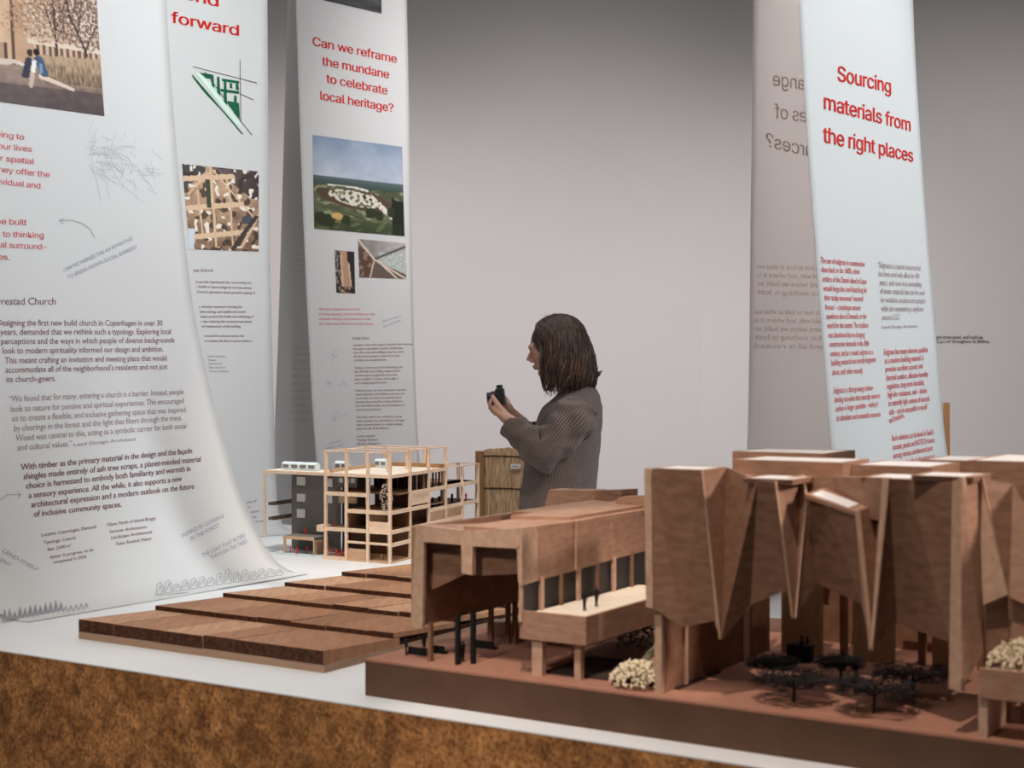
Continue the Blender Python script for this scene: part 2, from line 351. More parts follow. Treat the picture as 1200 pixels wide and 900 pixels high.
class Sheet:
    """ruled surface between a left and a right edge; rows go from the top down"""
    def __init__(s, rows):
        s.L = [V(r[0]) for r in rows]; s.R = [V(r[1]) for r in rows]
        s.t = [0.0]
        for i in range(1, len(rows)): s.t.append(s.t[-1] + (s.R[i]-s.R[i-1]).length)
        s.H = s.t[-1]; s.pre = None
    def edge(s, P, h):
        t = s.t; n = len(t); i = 0
        while i < n-2 and h > t[i+1]: i += 1
        def tan(k):
            if k == 0: return (P[1]-P[0])/(t[1]-t[0])
            if k == n-1: return (P[n-1]-P[n-2])/(t[n-1]-t[n-2])
            return (P[k+1]-P[k-1])/(t[k+1]-t[k-1])
        d = t[i+1]-t[i]; x = (h-t[i])/d
        if x < 0: return P[0] + tan(0)*(h-t[0])
        if x > 1: return P[n-1] + tan(n-1)*(h-t[n-1])
        x2 = x*x; x3 = x2*x
        return P[i]*(2*x3-3*x2+1) + tan(i)*d*(x3-2*x2+x) + P[i+1]*(-2*x3+3*x2) + tan(i+1)*d*(x3-x2)
    def ev(s, a, h): return s.edge(s.L, h).lerp(s.edge(s.R, h), a)
    def nrm(s, a, h):
        e = .01
        n = (s.ev(a+e, h)-s.ev(a-e, h)).cross(s.ev(a, h+e)-s.ev(a, h-e)).normalized()
        return n if n.dot(U) > 0 else -n
    def proj(s, a, h):
        p = s.ev(a, h); return 600+p.x/p.y*F, 450-(p.z-CZ)/p.y*F
    def inv(s, px, py):
        if s.pre is None: s.pre = [(s.proj(a/8, s.H*k/24), a/8, s.H*k/24) for a in range(-2, 11) for k in range(25)]
        b = min(s.pre, key=lambda q: (q[0][0]-px)**2+(q[0][1]-py)**2); a, h = b[1], b[2]
        for _ in range(12):
            x, y = s.proj(a, h); ex, ey = px-x, py-y
            if abs(ex)+abs(ey) < .02: break
            e = 1e-3; xa, ya = s.proj(a+e, h); xh, yh = s.proj(a, h+e)
            J = ((xa-x)/e, (xh-x)/e, (ya-y)/e, (yh-y)/e); D = J[0]*J[3]-J[1]*J[2]
            if abs(D) < 1e-9: break
            a += max(-.3, min(.3, (ex*J[3]-ey*J[1])/D)); h += max(-.3, min(.3, (J[0]*ey-J[2]*ex)/D))
        return a, h
    def pt(s, a, h, off=.0012): return s.ev(a, h) + s.nrm(a, h)*off
    def mesh(s, name, parent, label=None, na=24, nh=110, thick=.0007):
        mb = MB(); 
        g = [[s.ev(i/na, s.H*j/nh) for i in range(na+1)] for j in range(nh+1)]
        nn = [[s.nrm(i/na, min(s.H-.02, max(.02, s.H*j/nh)))*thick for i in range(na+1)] for j in range(nh+1)]
        vs = [p for r in g for p in r] + [g[j][i]-nn[j][i] for j in range(nh+1) for i in range(na+1)]
        N = (na+1)*(nh+1); fs = []; W_ = na+1
        for j in range(nh):
            for i in range(na):
                q = (j*W_+i, (j+1)*W_+i, (j+1)*W_+i+1, j*W_+i+1); fs.append(q); fs.append(tuple(x+N for x in reversed(q)))
        for j in range(nh):
            fs.append((j*W_, j*W_+N, (j+1)*W_+N, (j+1)*W_)); k = j*W_+na; fs.append((k, k+W_, k+W_+N, k+N))
        for i in range(na): 
            fs.append((i, i+1, i+1+N, i+N)); k = nh*W_+i; fs.append((k, k+N, k+1+N, k+1))
        mb.add(vs, fs); o = mb.build(name, M['paper'], parent, smooth=False)
        me = o.data; me.polygons.foreach_set('use_smooth', [True]*(2*na*nh) + [False]*(len(me.polygons)-2*na*nh))
        return o
def line_on(mb, sh, s, p0, p1, size, bold=0, shear=0, off=.0012, res=2, mirror=False):
    """one line of writing from pixel p0 to pixel p1, cap size in pixels"""
    vs, fs, x1, x0 = text_mesh(s, bold, res, shear, size > 12)
    if not vs: return
    A = sh.inv(*p0); B = sh.inv(*p1)
    mid = ((p0[0]+p1[0])/2, (p0[1]+p1[1])/2)
    a2, h2 = sh.inv(*mid); a3, h3 = sh.inv(mid[0], mid[1]-size); up = (a3-a2, h3-h2)
    dx = p1[0]-p0[0]; dy = p1[1]-p0[1]
    if abs(dy) > abs(dx)*.35:   # slanted note: keep letters square to their line
        L = math.hypot(dx, dy); q = sh.inv(mid[0]+size*dy/L, mid[1]-size*dx/L); up = (q[0]-a2, q[1]-h2)
    out = []
    for x, y in vs:
        k = (x-x0)/(x1-x0)
        if mirror: k = 1-k
        a = A[0]+(B[0]-A[0])*k+up[0]*y; h = A[1]+(B[1]-A[1])*k+up[1]*y
        out.append(sh.pt(a, h, off))
    mb.add(out, fs)
def para(sh, parent, name, mat, lines, size, bold=0, shear=0, mirror=False, off=.0012, label=None):
    nm = {'printed_text': 'text_line', 'printed_heading': 'heading_line', 'printed_quote': 'quote_line', 'printed_caption': 'caption_line',
          'handwritten_note': 'note_line', 'show_through_text': 'show_through_line'}[name]
    for (s, x0, y0, x1, y1) in lines:
        mb = MB(); line_on(mb, sh, s, (x0, y0), (x1, y1), size, bold, shear, off, 3 if size > 12 else 2, mirror)
        if mb.v: mb.build(nm, M[mat], parent)
def strokes(sh, parent, name, mat, lst, wpx=.7, off=.0013):
    mb = MB()
    for poly in lst:
        for (p, q) in zip(poly[:-1], poly[1:]):
            dx, dy = q[0]-p[0], q[1]-p[1]; L = math.hypot(dx, dy) or 1; nx, ny = -dy/L*wpx/2, dx/L*wpx/2
            n = max(1, int(L/14)); ring = []
            for k in range(n+1):
                x = p[0]+dx*k/n; y = p[1]+dy*k/n
                ring.append((sh.pt(*sh.inv(x+nx, y+ny), off), sh.pt(*sh.inv(x-nx, y-ny), off)))
            vs = [z for r in ring for z in r]
            mb.add(vs, [(2*k, 2*k+1, 2*k+3, 2*k+2) for k in range(n)])
    return mb.build(name, M[mat], parent)
def photo(sh, parent, corners, fn, nx=90, ny=80, off=.0012, name='printed_photo'):
    c = [sh.inv(*p) for p in corners]   # tl tr br bl
    vs = []; cols = []
    for j in range(ny+1):
        for i in range(nx+1):
            x, y = i/nx, j/ny
            a = (c[0][0]*(1-x)+c[1][0]*x)*(1-y)+(c[3][0]*(1-x)+c[2][0]*x)*y
            h = (c[0][1]*(1-x)+c[1][1]*x)*(1-y)+(c[3][1]*(1-x)+c[2][1]*x)*y
            vs.append(sh.pt(a, h, off)); q = fn(x, y); g_ = sum(q)/3; q = [g_+(t-g_)*.82 for t in q]; cols.append(tuple(min(.85, t*1.12) for t in lin(*[max(0, min(255, t)) for t in q])))
    mb = MB(); W_ = nx+1
    mb.add(vs, [(j*W_+i, (j+1)*W_+i, (j+1)*W_+i+1, j*W_+i+1) for j in range(ny) for i in range(nx)])
    o = mb.build(name, M['photo'], parent)
    at = o.data.color_attributes.new('Col', 'FLOAT_COLOR', 'POINT')
    for i, q in enumerate(cols): at.data[i].color = (*q, 1)
    return o
def N(x, y, s=1, o=0): return noise.noise(V((x*s+o, y*s*1.0+o*.7, o)))       # -1..1
def FB(x, y, s=1, o=0): return N(x, y, s, o)*.55+N(x, y, s*2.1, o+3)*.3+N(x, y, s*4.3, o+7)*.2
def mixc(a, b, t): t = max(0, min(1, t)); return tuple(p+(q-p)*t for p, q in zip(a, b))
def seg(x, y, x0, y0, x1, y1, w):
    dx, dy = x1-x0, y1-y0; t = max(0, min(1, ((x-x0)*dx+(y-y0)*dy)/(dx*dx+dy*dy)))
    return math.hypot(x-x0-dx*t, y-y0-dy*t) < w

# ------------------------------------------------------------------ table
TF = onz(0, 762, .9)            # a point of the front top edge
def T(s, t, z): return TF + U*s + W*t + V((0, 0, z-.9))
table = thing('display_table', 'long white topped display table with a cork front', 'table', T(1.2, 1.1, 0))
mb = MB(); mb.box(T(-1.6, 0, .8975), U*4.2, W*2.31, V((0,0,.0025))); mb.build('table_top', M['white'], table)
mb = MB(); mb.box(T(-1.59, .0005, .0), U*4.18, W*.018, V((0,0,.8975))); mb.build('front_panel', M['cork'], table)['label'] = 'brown cork front panel'
mb = MB()
mb.box(T(-1.59, .022, .0), U*.02, W*2.26, V((0,0,.8975))); mb.box(T(2.57, .022, .0), U*.02, W*2.26, V((0,0,.8975)))
mb.box(T(-1.57, 2.26, .0), U*4.14, W*.018, V((0,0,.8975))); mb.build('side_panel', M['white'], table)

# ------------------------------------------------------------------ banners
def fold_rows(Rb, width, d, prof, tilt=()):
    """Rb: base point (z ignored) of right edge; prof: list (z, offset along U); tilt: extra drop of the left edge"""
    rows = []
    for i, (z, k) in enumerate(prof):
        R = V((Rb[0], Rb[1], z)) + U*k; L = R - d*width
        L.z = z + (tilt[i] if tilt else 0); rows.append((L, R))
    return rows
# -- big left banner
R1 = (-.63, 4.13)
prof1 = [(3.9, -.56), (3.2, -.545), (2.64, -.523), (2.1, -.47), (1.75, -.42), (1.57, -.377), (1.32, -.296), (1.07, -.185), (.935, -.078), (.9035, -.0), (.902, .05)]
s1 = Sheet(fold_rows(R1, .98, W, prof1, [0, 0, 0, -.012, -.03, -.04, -.045, -.035, -.012, 0, 0]))
b1 = thing('hanging_banner', 'large white printed paper banner at far left curling onto the table', 'banner', (s1.R[-2]+s1.L[-2])/2)
s1.mesh('paper_sheet', b1)
para(s1, b1, 'printed_text', 'ink_redsoft', [
    ('being to', -12, 159, 28, 164), ('in our lives', -14, 173, 37, 178), ('our spatial', -14, 187, 40, 192.5), ('they offer the', -6, 201, 58, 208), ('individual and', -16, 214, 47, 221),
    ('the built', -9, 262, 31, 264), ('us to thinking', -11, 277, 51, 279), ('al surround-', 0, 290, 54, 292.5), ('es.', -2, 304, 11, 305)], 13, .010)
para(s1, b1, 'printed_heading', 'ink_body', [('Ørestad Church', -9, 357, 65, 357)], 12)
para(s1, b1, 'printed_text', 'ink_body', [
    ('Designing the first new build church in Copenhagen in over 30', -4, 381.6, 190, 381.6),
    ('years, demanded that we rethink such a typology. Exploring local', 0, 392.5, 200, 391.5),
    ('perceptions and the ways in which people of diverse backgrounds', 1, 403.5, 204, 401.5),
    ('look to modern spirituality informed our design and ambition.', 2.5, 414.5, 191, 412),
    ('This meant crafting an invitation and meeting place that would', 5, 426, 195, 422.5),
    ('accommodate all of the neighborhood’s residents and not just', 6, 437, 196, 432.6),
    ('its church-goers.', 7, 448, 65, 446.5)], 9.9)
para(s1, b1, 'printed_quote', 'ink_quote', [
    ('“We found that for many, entering a church is a barrier. Instead, people', 10, 471, 215, 462),
    ('look to nature for pensive and spiritual experiences. This encouraged', 12, 483, 215, 472.5),
    ('us to create a flexible, and inclusive gathering space that was inspired', 14, 494, 217, 483),
    ('by clearings in the forest and the light that filters through the trees.', 16, 505.5, 213, 492.5),
    ('Wood was central to this, acting as a symbolic carrier for both social', 18, 517, 218, 502),
    ('and cultural values.”', 20, 528, 84, 523)], 9.9)
para(s1, b1, 'printed_caption', 'ink_quote', [('Lead Design Architect', 86, 523, 159, 516)], 5.2)
para(s1, b1, 'printed_text', 'ink_body', [
    ('With timber as the primary material in the design and the façade', 24, 551, 225, 531),
    ('shingles made entirely of ash tree scraps, a planet-minded material', 27, 562, 235, 541),
    ('choice is harnessed to embody both familiarity and warmth in', 30, 573, 223, 552),
    ('a sensory experience. All the while, it also supports a new', 33, 584, 213, 564),
    ('architectural expression and a modern outlook on the future', 36, 595, 227, 573),
    ('of inclusive community spaces.', 39, 606, 142, 594)], 9.9, .012)
para(s1, b1, 'printed_caption', 'ink_body', [
    ('Location: Copenhagen, Denmark', 48, 629, 113, 619), ('Typology: Cultural', 51, 638, 88, 632), ('Size: 2,600 m²', 55, 646, 83, 641),
    ('Status: In progress, to be', 58, 655, 109, 646), ('completed in 2026', 62, 661, 101, 654),
    ('Client: Parish of Islands Brygge', 125, 617, 182, 609), ('Services: Architecture,', 128, 625, 172, 619),
    ('Landscape Architecture', 130, 632, 178, 625), ('Team: Ramboll, Pakant', 135, 639.5, 177, 633)], 5.4)
para(s1, b1, 'handwritten_note', 'ink_note', [
    ('CAN WE HARNESS THIS AN ADVANTAGE', 75, 319, 156, 281), ('TO BREAK DOWN SOCIAL BARRIERS?', 80, 327, 161, 291),
    ('INSPIRED BY CLEARINGS', 214, 630, 263, 606), ('IN THE FOREST', 224, 634, 258, 617),
    ('THE LIGHT THAT FILTERS', 238, 653, 288, 629), ('THROUGH THE TREES', 247, 656, 290, 636),
    ('LEND ITSELF', 2, 647, 44, 670), ('ENT', -1, 658, 12, 665)], 6.5, 0, .2)
def ph1(x, y):
    c = mixc((206, 190, 172), (190, 168, 148), FB(x, y, 4, 1)+.5)
    if y < .66: c = mixc((200, 160, 128), (176, 138, 108), FB(x, y, 3, 2)+.5)                 # long brick building
    if x < .44 and y < .64: c = mixc((206, 172, 140), (188, 148, 118), FB(x*2, y, 5, 8)+.5)
    if .425 < x < .445 and y < .70: c = (92, 68, 60)
    if x < .40 and .50 < y < .64: c = (86, 64, 56) if (x*9) % 1 > .4 else (170, 136, 112)
    if .56 < x and .50+.09*(x-.56) < y < .60+.11*(x-.5): c = (196, 164, 138) if (x*26) % 1 > .55 else (112, 82, 70)
    if .52 < x and .455+.10*(x-.55) < y < .50+.10*(x-.55): c = (208, 188, 166)
    if x > .5 and y < .455+.1*(x-.55): c = mixc((206, 186, 164), (176, 146, 122), FB(x, y, 5, 33)+.4)
    for (bx, by, rad, col, o_, th) in ((.66, .22, .24, (158, 116, 88), 5, -.02), (.66, .22, .22, (108, 80, 66), 15, .20), (.93, .22, .26, (104, 78, 72), 9, -.12), (.97, .2, .22, (212, 196, 184), 19, .30), (.5, .3, .14, (168, 130, 100), 6, .02)):
        d = math.hypot((x-bx), (y-by)*.9)
        if d < rad*(1+.25*N(x, y, 7, o_)) and N(x*1.3, y, 44, o_) > th+d*.5: c = mixc(c, col, .8)
    for q in ((.71, .70, .705, .3, .006), (.705, .45, .64, .18, .0035), (.705, .40, .78, .16, .0035), (.705, .34, .70, .05, .004), (.67, .3, .60, .2, .0025), (.70, .5, .76, .34, .003),
              (.925, .70, .90, .52, .009), (.90, .52, .80, .25, .006), (.80, .25, .77, .0, .005), (.90, .52, .99, .33, .005), (.86, .4, .90, .1, .004), (.93, .45, 1.0, .1, .003), (.82, .3, .87, .05, .003)):
        if seg(x, y, *q): c = (66, 50, 48)
    if y > .67+.03*N(x, y, 5, 3):
        c = mixc((158, 132, 110), (96, 80, 78), (y-.62)*2.6+FB(x, y, 16, 4)*.9)
        if x < .62: c = mixc(c, (150, 128, 122), .35)
    if x > .58 and .58+.02*N(x, y, 30, 1) < y < .80: c = mixc((174, 146, 114), (104, 84, 68), (y-.6)*4+N(x*2.5, y*.7, 26, 6)*.9)
    if x < .45 and .64 < y < .67: c = (196, 178, 162)
    if y > .84: c = mixc(c, (70, 60, 66), .55)
    if seg(x, y, .60, .755, .80, .83, .012+.03*max(0, .8-x)*1.2): c = (206, 186, 168)
    if seg(x, y, .46, .66, .54, .70, .012): c = (204, 190, 178)
    for q, col in (((.535, .56, .535, .585, .016), (62, 44, 42)), ((.575, .555, .578, .575, .018), (34, 28, 32)), ((.525, .63, .50, .76, .022), (54, 56, 72)),
                   ((.585, .62, .62, .73, .026), (64, 84, 116)), ((.60, .66, .60, .72, .01), (110, 140, 170)), ((.560, .64, .548, .72, .014), (216, 214, 212)), ((.545, .74, .53, .84, .014), (188, 164, 146))):
        if seg(x, y, *q): c = col
    return c
photo(s1, b1, [(-75, -22), (112, -22), (122, 136), (-70, 110)], ph1, 150, 120)
random.seed(3)
sk = []
for _ in range(90):
    x = 100+random.random()*78; y = 176+ (x-100)*.35 + random.gauss(0, 12); L = random.uniform(5, 20); an = random.choice([.55, .6, -1.2, 1.5, .1, 1.0])+random.gauss(0, .1)
    sk.append([(x, y), (x+L*math.cos(an), y+L*math.sin(an))])
sk += [[(106, 170), (134, 176), (133, 183), (106, 178), (106, 170)], [(118, 236), (112, 208), (104, 192)], [(128, 232), (122, 205), (117, 188)], [(124, 186), (140, 214), (168, 238)]]
strokes(s1, b1, 'pencil_drawing', 'ink_pencil', sk, .45)
strokes(s1, b1, 'drawn_arrow', 'ink_pencil_dark', [[(110, 278), (105, 268), (96, 262), (84, 258), (69, 258.5)], [(75, 255.5), (69, 258.5), (74, 262.5)], [(0, 586), (8, 580), (24, 580)], [(20, 577), (24, 580), (20, 584)]], .6)
sk = []
for k in range(15):
    x = 183+k*10; y = 694-k*1.55; hh = 6+random.random()*9
    if k > 12: hh *= .6
    sk.append([(x, y+3), (x+1, y-hh*.8), (x+5, y-hh), (x+9, y-hh*.4), (x+8, y+2), (x, y+3)]); sk.append([(x+2, y), (x+5, y-hh*.7), (x+7, y)])
sk.append([(180, 699), (260, 690), (345, 676)])
strokes(s1, b1, 'pencil_drawing', 'ink_pencil_dark', sk, .5)
sk = []
for k in range(12):
    x = 2+k*6; y = 727-k*1.1; hh = 7+random.random()*6
    sk.append([(x, y+3), (x+3, y-hh), (x+6.5, y+2)]); sk.append([(x+1.5, y+1), (x+3.4, y-hh*.7), (x+4.5, y+1)]); sk.append([(x+3, y+2), (x+3.6, y-hh*.6)])
for k in range(5): x = 74+k*6; sk.append([(x, 719-k), (x+3, 711-k), (x+5, 717-k)])
strokes(s1, b1, 'pencil_drawing', 'ink_pencil_dark', sk, .8)

# -- second banner, behind the first
D2 = V((.776, .63, 0)).normalized()
R2 = (-.9125, 5.3)
prof2 = [(4.1, -.01), (3.0, 0), (2.4, .006), (1.9, .015), (1.5, .028), (1.2, .038), (1.03, .048), (.94, .07), (.903, .12), (.902, .16)]
s2 = Sheet(fold_rows(R2, .9, D2, prof2))
b2 = thing('hanging_banner', 'white printed banner with green triangle sketch half behind the large left banner', 'banner', (s2.R[-2]+s2.L[-2])/2)
s2.mesh('paper_sheet', b2)
para(s2, b2, 'printed_heading', 'ink_red', [('hybrid', 186, -8, 256, 8), ('forward', 200, 26, 280, 42)], 25, .016)
strokes(s2, b2, 'green_site_sketch', 'ink_green', [[(225, 88), (284, 157)], [(226, 90), (240, 108), (262, 131), (284, 157)]], 1.4)
strokes(s2, b2, 'thin_site_lines', 'ink_black', [[(226, 78), (300, 97)], [(281, 70), (282, 138), (282, 142)], [(281, 110), (297, 117)], [(240, 84), (282, 142), (295, 158)], [(299, 96), (301, 98)]], .7)
def poly_on(sh, parent, name, mat, polys, off=.0013):
    mb = MB()
    for P in polys: mb.add([sh.pt(*sh.inv(*p), off) for p in P], [tuple(range(len(P)))])
    return mb.build(name, M[mat], parent)
poly_on(s2, b2, 'green_site_sketch', 'ink_green', [
    [(234, 85), (247, 87), (249, 92), (241, 92)], [(247, 87), (250, 88), (251, 104), (248, 100)], [(254, 90), (257, 90), (258, 113), (254, 108)],
    [(260, 92), (280, 95), (280, 98), (260, 95)], [(262, 95), (265, 96), (266, 124), (262, 119)], [(258, 104), (280, 107), (280, 110), (258, 107)],
    [(269, 97), (272, 98), (272, 104), (269, 103)], [(274, 112), (277, 112), (278, 137), (274, 132)], [(266, 118), (280, 121), (281, 139), (268, 124)], [(276, 98), (279, 98), (280, 106), (276, 105)]])
poly_on(s2, b2, 'mint_strip', 'ink_mint', [[(228, 84), (240, 90), (284, 148), (278, 148)]], .001)
def ph2(x, y):
    c = mixc((196, 158, 124), (120, 90, 70), y*.9+FB(x, y, 6, 20)*.8)
    if y < .35 - x*.0 and x > .35+y*1.6: c = mixc((112, 92, 84), (60, 52, 54), (x-.35)*1.5)
    if x < .3 and y < .3-x*.8: c = (70, 66, 66)
    if abs((y*2.9+x*.35) % 1-.5) < .09 and x < .8-.4*max(0, .4-y): c = (212, 178, 142)
    elif N(x, y, 10, 22) > .22: c = mixc(c, (62, 48, 42), .8)
    elif N(x, y, 13, 29) > .3: c = (226, 214, 198)
    for q in ((.36, .0, .38, .95, .018), (.60, .25, .62, .98, .013), (.17, .3, .2, .8, .012), (.75, .95, 1.0, .55, .02), (.36, .05, .05, .35, .012), (.4, .05, .95, .6, .010)):
        if seg(x, y, *q): c = (208, 172, 136)
    if x < .1+.05*N(x, y, 9, 4) and y > .75: c = (190, 200, 210)
    if .28 < x < .35 and .15 < y < .5: c = (62, 72, 50)
    if seg(x, y, .8, .62, .86, .6, .05): c = (70, 76, 84)
    if y > .55 and seg(x, y, .62, .98, .98, .55, .03): c = (66, 58, 54)
    return c
photo(s2, b2, [(213, 192), (303, 201), (303, 295), (222, 292)], ph2, 100, 100)
def plines(lines, x0, y0, dx, dy, char, slope, size_w=1):
    out = []
    for i, s in enumerate(lines):
        x = x0+dx*i; y = y0+dy*i; wd = len(s)*char; out.append((s, x, y, x+wd, y+slope*wd))
    return out
para(s2, b2, 'printed_heading', 'ink_body', [('ree School', 226, 318.5, 249, 318.5)], 5.6)
para(s2, b2, 'printed_text', 'ink_body',
     plines(['at partially abandoned site, overlooking the', 'r 26,000 m² hybrid design for the new campus', 'School is planned to break ground in spring of'], 229, 331.5, .8, 5.9, 1.48, .02) +
     plines(['y of timber elements including the', 'and existing, and explain structural', 'intern around the health and well-being of', 'r also reducing the emissions associated', 'nd maintenance of the building.'], 233, 361, .8, 5.7, 1.48, .0) +
     plines(['n toward the same and serves that', 'to student life that is nested within a'], 239, 395, .4, 5.9, 1.42, .0) +
     plines(['ent of', 'n', 'sions', 'ns,', 'element'], 289, 590, 2.2, 5.8, 1.9, -.15), 4.4, 0)
para(s2, b2, 'printed_caption', 'ink_quote', plines(['Location: Copenhagen', 'Typology:', 'Cultural Centre', 'Client: New School', 'Services: Architecture'], 243, 418.5, .5, 4.4, 1.05, 0), 3.4)

# -- third banner with its back leaf
D3 = V((.752, .66, 0)).normalized()
def edge3(px, py, Y): return atY(px, py, Y)
YR, YL = 7.55, 7.05
def rows_px(lst, YR, YL):      # (z, right px, left px)
    rows = []
    for z, xr, xl in lst:
        rows.append((V(((xl-600)/F*YL, YL, z)), V(((xr-600)/F*YR, YR, z))))
    return rows
s3 = Sheet(rows_px([(4.3, 475, 342), (3.45, 477, 346), (2.9, 479.5, 350), (2.3, 482, 355), (1.7, 485, 361.5), (1.15, 490, 369), (.6, 500, 382), (.2, 512, 398), (.02, 535, 425)], YR, YL))
b3 = thing('hanging_banner', 'white printed banner headed Can we reframe the mundane, behind the timber frame model', 'banner', (s3.R[-1]+s3.L[-1])/2)
s3.mesh('paper_sheet', b3)
s3b = Sheet(rows_px([(4.3, 440, 338), (3.45, 438, 337), (2.3, 434, 330), (1.7, 431, 326), (1.15, 428, 321), (.5, 420, 312), (.02, 405, 290)], 7.75, 7.25))
s3b.mesh('back_sheet', b3)
mb = MB(); mb.tube([(-1.15, 7.0, 4.28), (-.5, 7.65, 4.28)], .012); mb.build('hanging_rod', M['wall'], b3)
para(s3, b3, 'printed_heading', 'ink_red', [('Can we reframe', 366, 53, 465, 74), ('the mundane', 377, 76, 456, 92), ('to celebrate', 382, 96.5, 454, 111), ('local heritage?', 375, 116.5, 461, 131.5)], 19.5, .016)
def ph3(x, y):
    if y < .44: c = mixc((120, 140, 168), (176, 188, 200), y*1.9+FB(x, y, 3, 40)*.7)
    else:
        c = mixc((104, 112, 78), (66, 74, 54), FB(x, y, 7, 41)+.5)
        if N(x*1.2+y*.8, y*2, 9, 44) > .25: c = (134, 142, 100)
    if .42 < y < .52+.03*N(x, y, 9, 3): c = mixc((84, 104, 106), (50, 66, 56), (y-.42)*8)
    # crescent building
    d = math.hypot((x-.45)/.42, (y-.63-.12*(x-.4))/.115)
    if .62 < d < 1.0 and y > .55: c = (86, 66, 52)
    if d < .7 and N(x, y, 26, 9) > -.1 and y < .72: c = (206, 200, 184)
    if .50 < y < .60 and .15 < x < .6 and abs(d-1.05) < .1: c = (212, 208, 198)
    if seg(x, y, .62, .60, .86, .80, .03) and N(x, y, 30, 2) > -.2: c = (214, 206, 190)
    if x > .86 and y > .6+.1*N(x, y, 8, 4): c = (34, 42, 34)
    if math.hypot((x-.25)/.07, (y-.86)/.055) < 1: c = (198, 160, 92)
    for bx, by, r in ((.08, .88, .07), (.16, .9, .06), (.34, .88, .05), (.62, .78, .06), (.72, .8, .05), (.85, .75, .05), (.55, .6, .025), (.62, .63, .02)):
        if math.hypot(x-bx, y-by) < r*(1+.4*N(x, y, 20, 5)): c = (48, 56, 38)
    if y > .88: c = mixc(c, (46, 58, 32), .5)
    for q in ((.35, .8, .7, .9, .008), (.45, .78, .6, .92, .006), (.2, .75, .5, .85, .006)):
        if seg(x, y, *q): c = (70, 84, 48)
    return c
photo(s3, b3, [(366, 158), (471, 172), (474, 277), (368, 268)], ph3, 110, 110)
def ph4(x, y):
    c = mixc((168, 128, 98), (186, 146, 112), FB(x, y, 6, 50)+.5)
    if x < .3: c = (60, 50, 46) if N(x, y, 12, 4) > -.1 else (140, 130, 122)
    if x > .75 or (x > .6 and y < .35 and x-.4 > y): c = (48, 44, 46)
    if seg(x, y, .3, .05, .38, .95, .03) or seg(x, y, .7, .3, .82, .95, .03): c = (206, 178, 150)
    if y > .85 and N(x, y, 14, 6) > -.1: c = (54, 46, 40)
    return c
photo(s3, b3, [(392, 293), (415, 295), (416, 344), (394, 343)], ph4, 30, 50)
def ph5(x, y):
    c = (150, 146, 142)
    t = (y-.55)
    if y < .45-abs(x-.32)*.1: c = mixc((118, 112, 108), (178, 176, 172), x+FB(x, y, 8, 60)*.4)
    if x < .32 and y > .15+x*.9: c = (92, 66, 54) if N(x, y, 10, 61) > -.15 else (140, 112, 92)
    if x > .42 and .3 < y: c = mixc((188, 194, 192), (140, 156, 140), N(x*3, y, 12, 62)+.4)
    if y > .5+(x-.3)*.55 and x > .25: c = (100, 84, 76)
    for q in ((.0, .0, .32, .5, .022), (1.0, .1, .36, .48, .03), (.34, .52, 1.0, 1.0, .022), (.32, .55, .22, 1.0, .012), (.45, .6, .8, 1, .02)):
        if seg(x, y, *q): c = (206, 188, 168) if q[0] != 1.0 else (84, 80, 78)
    return c
photo(s3, b3, [(419, 280), (475, 285), (476, 327), (421, 325)], ph5, 60, 50)
photo(s3, b3, [(340, -30), (447, -20), (447, 16), (378, 0)], lambda x, y: mixc((52, 54, 58), (96, 94, 92), FB(x*.3, y, 9, 70)+.4), 40, 20)
para(s3, b3, 'printed_text', 'ink_rose', plines(['With urban populations on a rise and', 'our cities expanding, rural communities are often', 'weakened, reducing a natural resource of what', 'seen many towns left their local sense of past.'], 373, 363.5, .15, 5.7, 1.35, .0), 4.4, 0)
L3 = ['Located in the north region of Jutland, the rural area', 'has seen its population decline. Establishing', 'new life in the old buildings requires a place', 'for the town’s people to meet and to share', 'activities across generations.', '',
      'Taking its name from the local landscape and', 'the soft hills, the building wraps around', 'a common green and gives the town a new', 'place to gather, to learn and to play in', 'surroundings shaped by nature.', '',
      'With the centre, the town has found a new heart', 'where classrooms and workshops open up to the', 'community, and where the materials tell of', 'the place they come from, thatch and timber', 'from the fields nearby, set on foundations of', 'reused brick and stone.', '',
      'The project shows how a small town can use', 'what it already has, and build on a heritage', 'that is close at hand, to create a lasting', 'place for all of its citizens.', '', 'Location: Denmark', 'Typology: Education', 'Services: Architecture']
para(s3, b3, 'printed_heading', 'ink_body', [('Sundby School', 413, 397.5, 432, 397.5)], 4.4)
para(s3, b3, 'printed_text', 'ink_body', [q for q in plines(L3, 414, 405.5, .16, 4.45, 1.28, -.02) if q[0]], 3.6, 0)
para(s3, b3, 'handwritten_note', 'ink_note', [('BEAUTY IN A HERITAGE', 448, 378, 470, 371), ('HELD BY THE COMMUNITY', 449, 384, 470, 376), ('LOCAL FOOD AND', 385, 521, 400, 517), ('MEETINGS IN THE SUN', 383, 526, 403, 522)], 2.6)
random.seed(5); sk = []
for cx, cy, r in ((391, 418, 6), (384, 449, 4), (402, 450, 4), (394, 485, 8)):
    for _ in range(9):
        an = random.random()*6.3; x = cx+random.gauss(0, r*.5); y = cy+random.gauss(0, r*.5); sk.append([(x, y), (x+r*.7*math.cos(an), y+r*.7*math.sin(an))])
strokes(s3, b3, 'pencil_drawing', 'ink_pencil', sk, .45)
para(s3b, b3, 'show_through_text', 'ink_ghost', plines(['stone and turf roofs of the', 'common house by the field', 'are built from local stock', 'and set in the landscape'], 346, 300, 0, 6, 1.1, 0) +
     plines(['reused timber and brick', 'found on the site make up', 'most of the structure and', 'leave a smaller footprint', 'than any new building', 'could do in this place', 'for the years to come', 'and for its citizens', 'reed and thatch come', 'from the nearest shore', 'so little is moved here'], 343, 408, -.4, 8.5, 1.1, 0), 4.4, 0, 0, True)

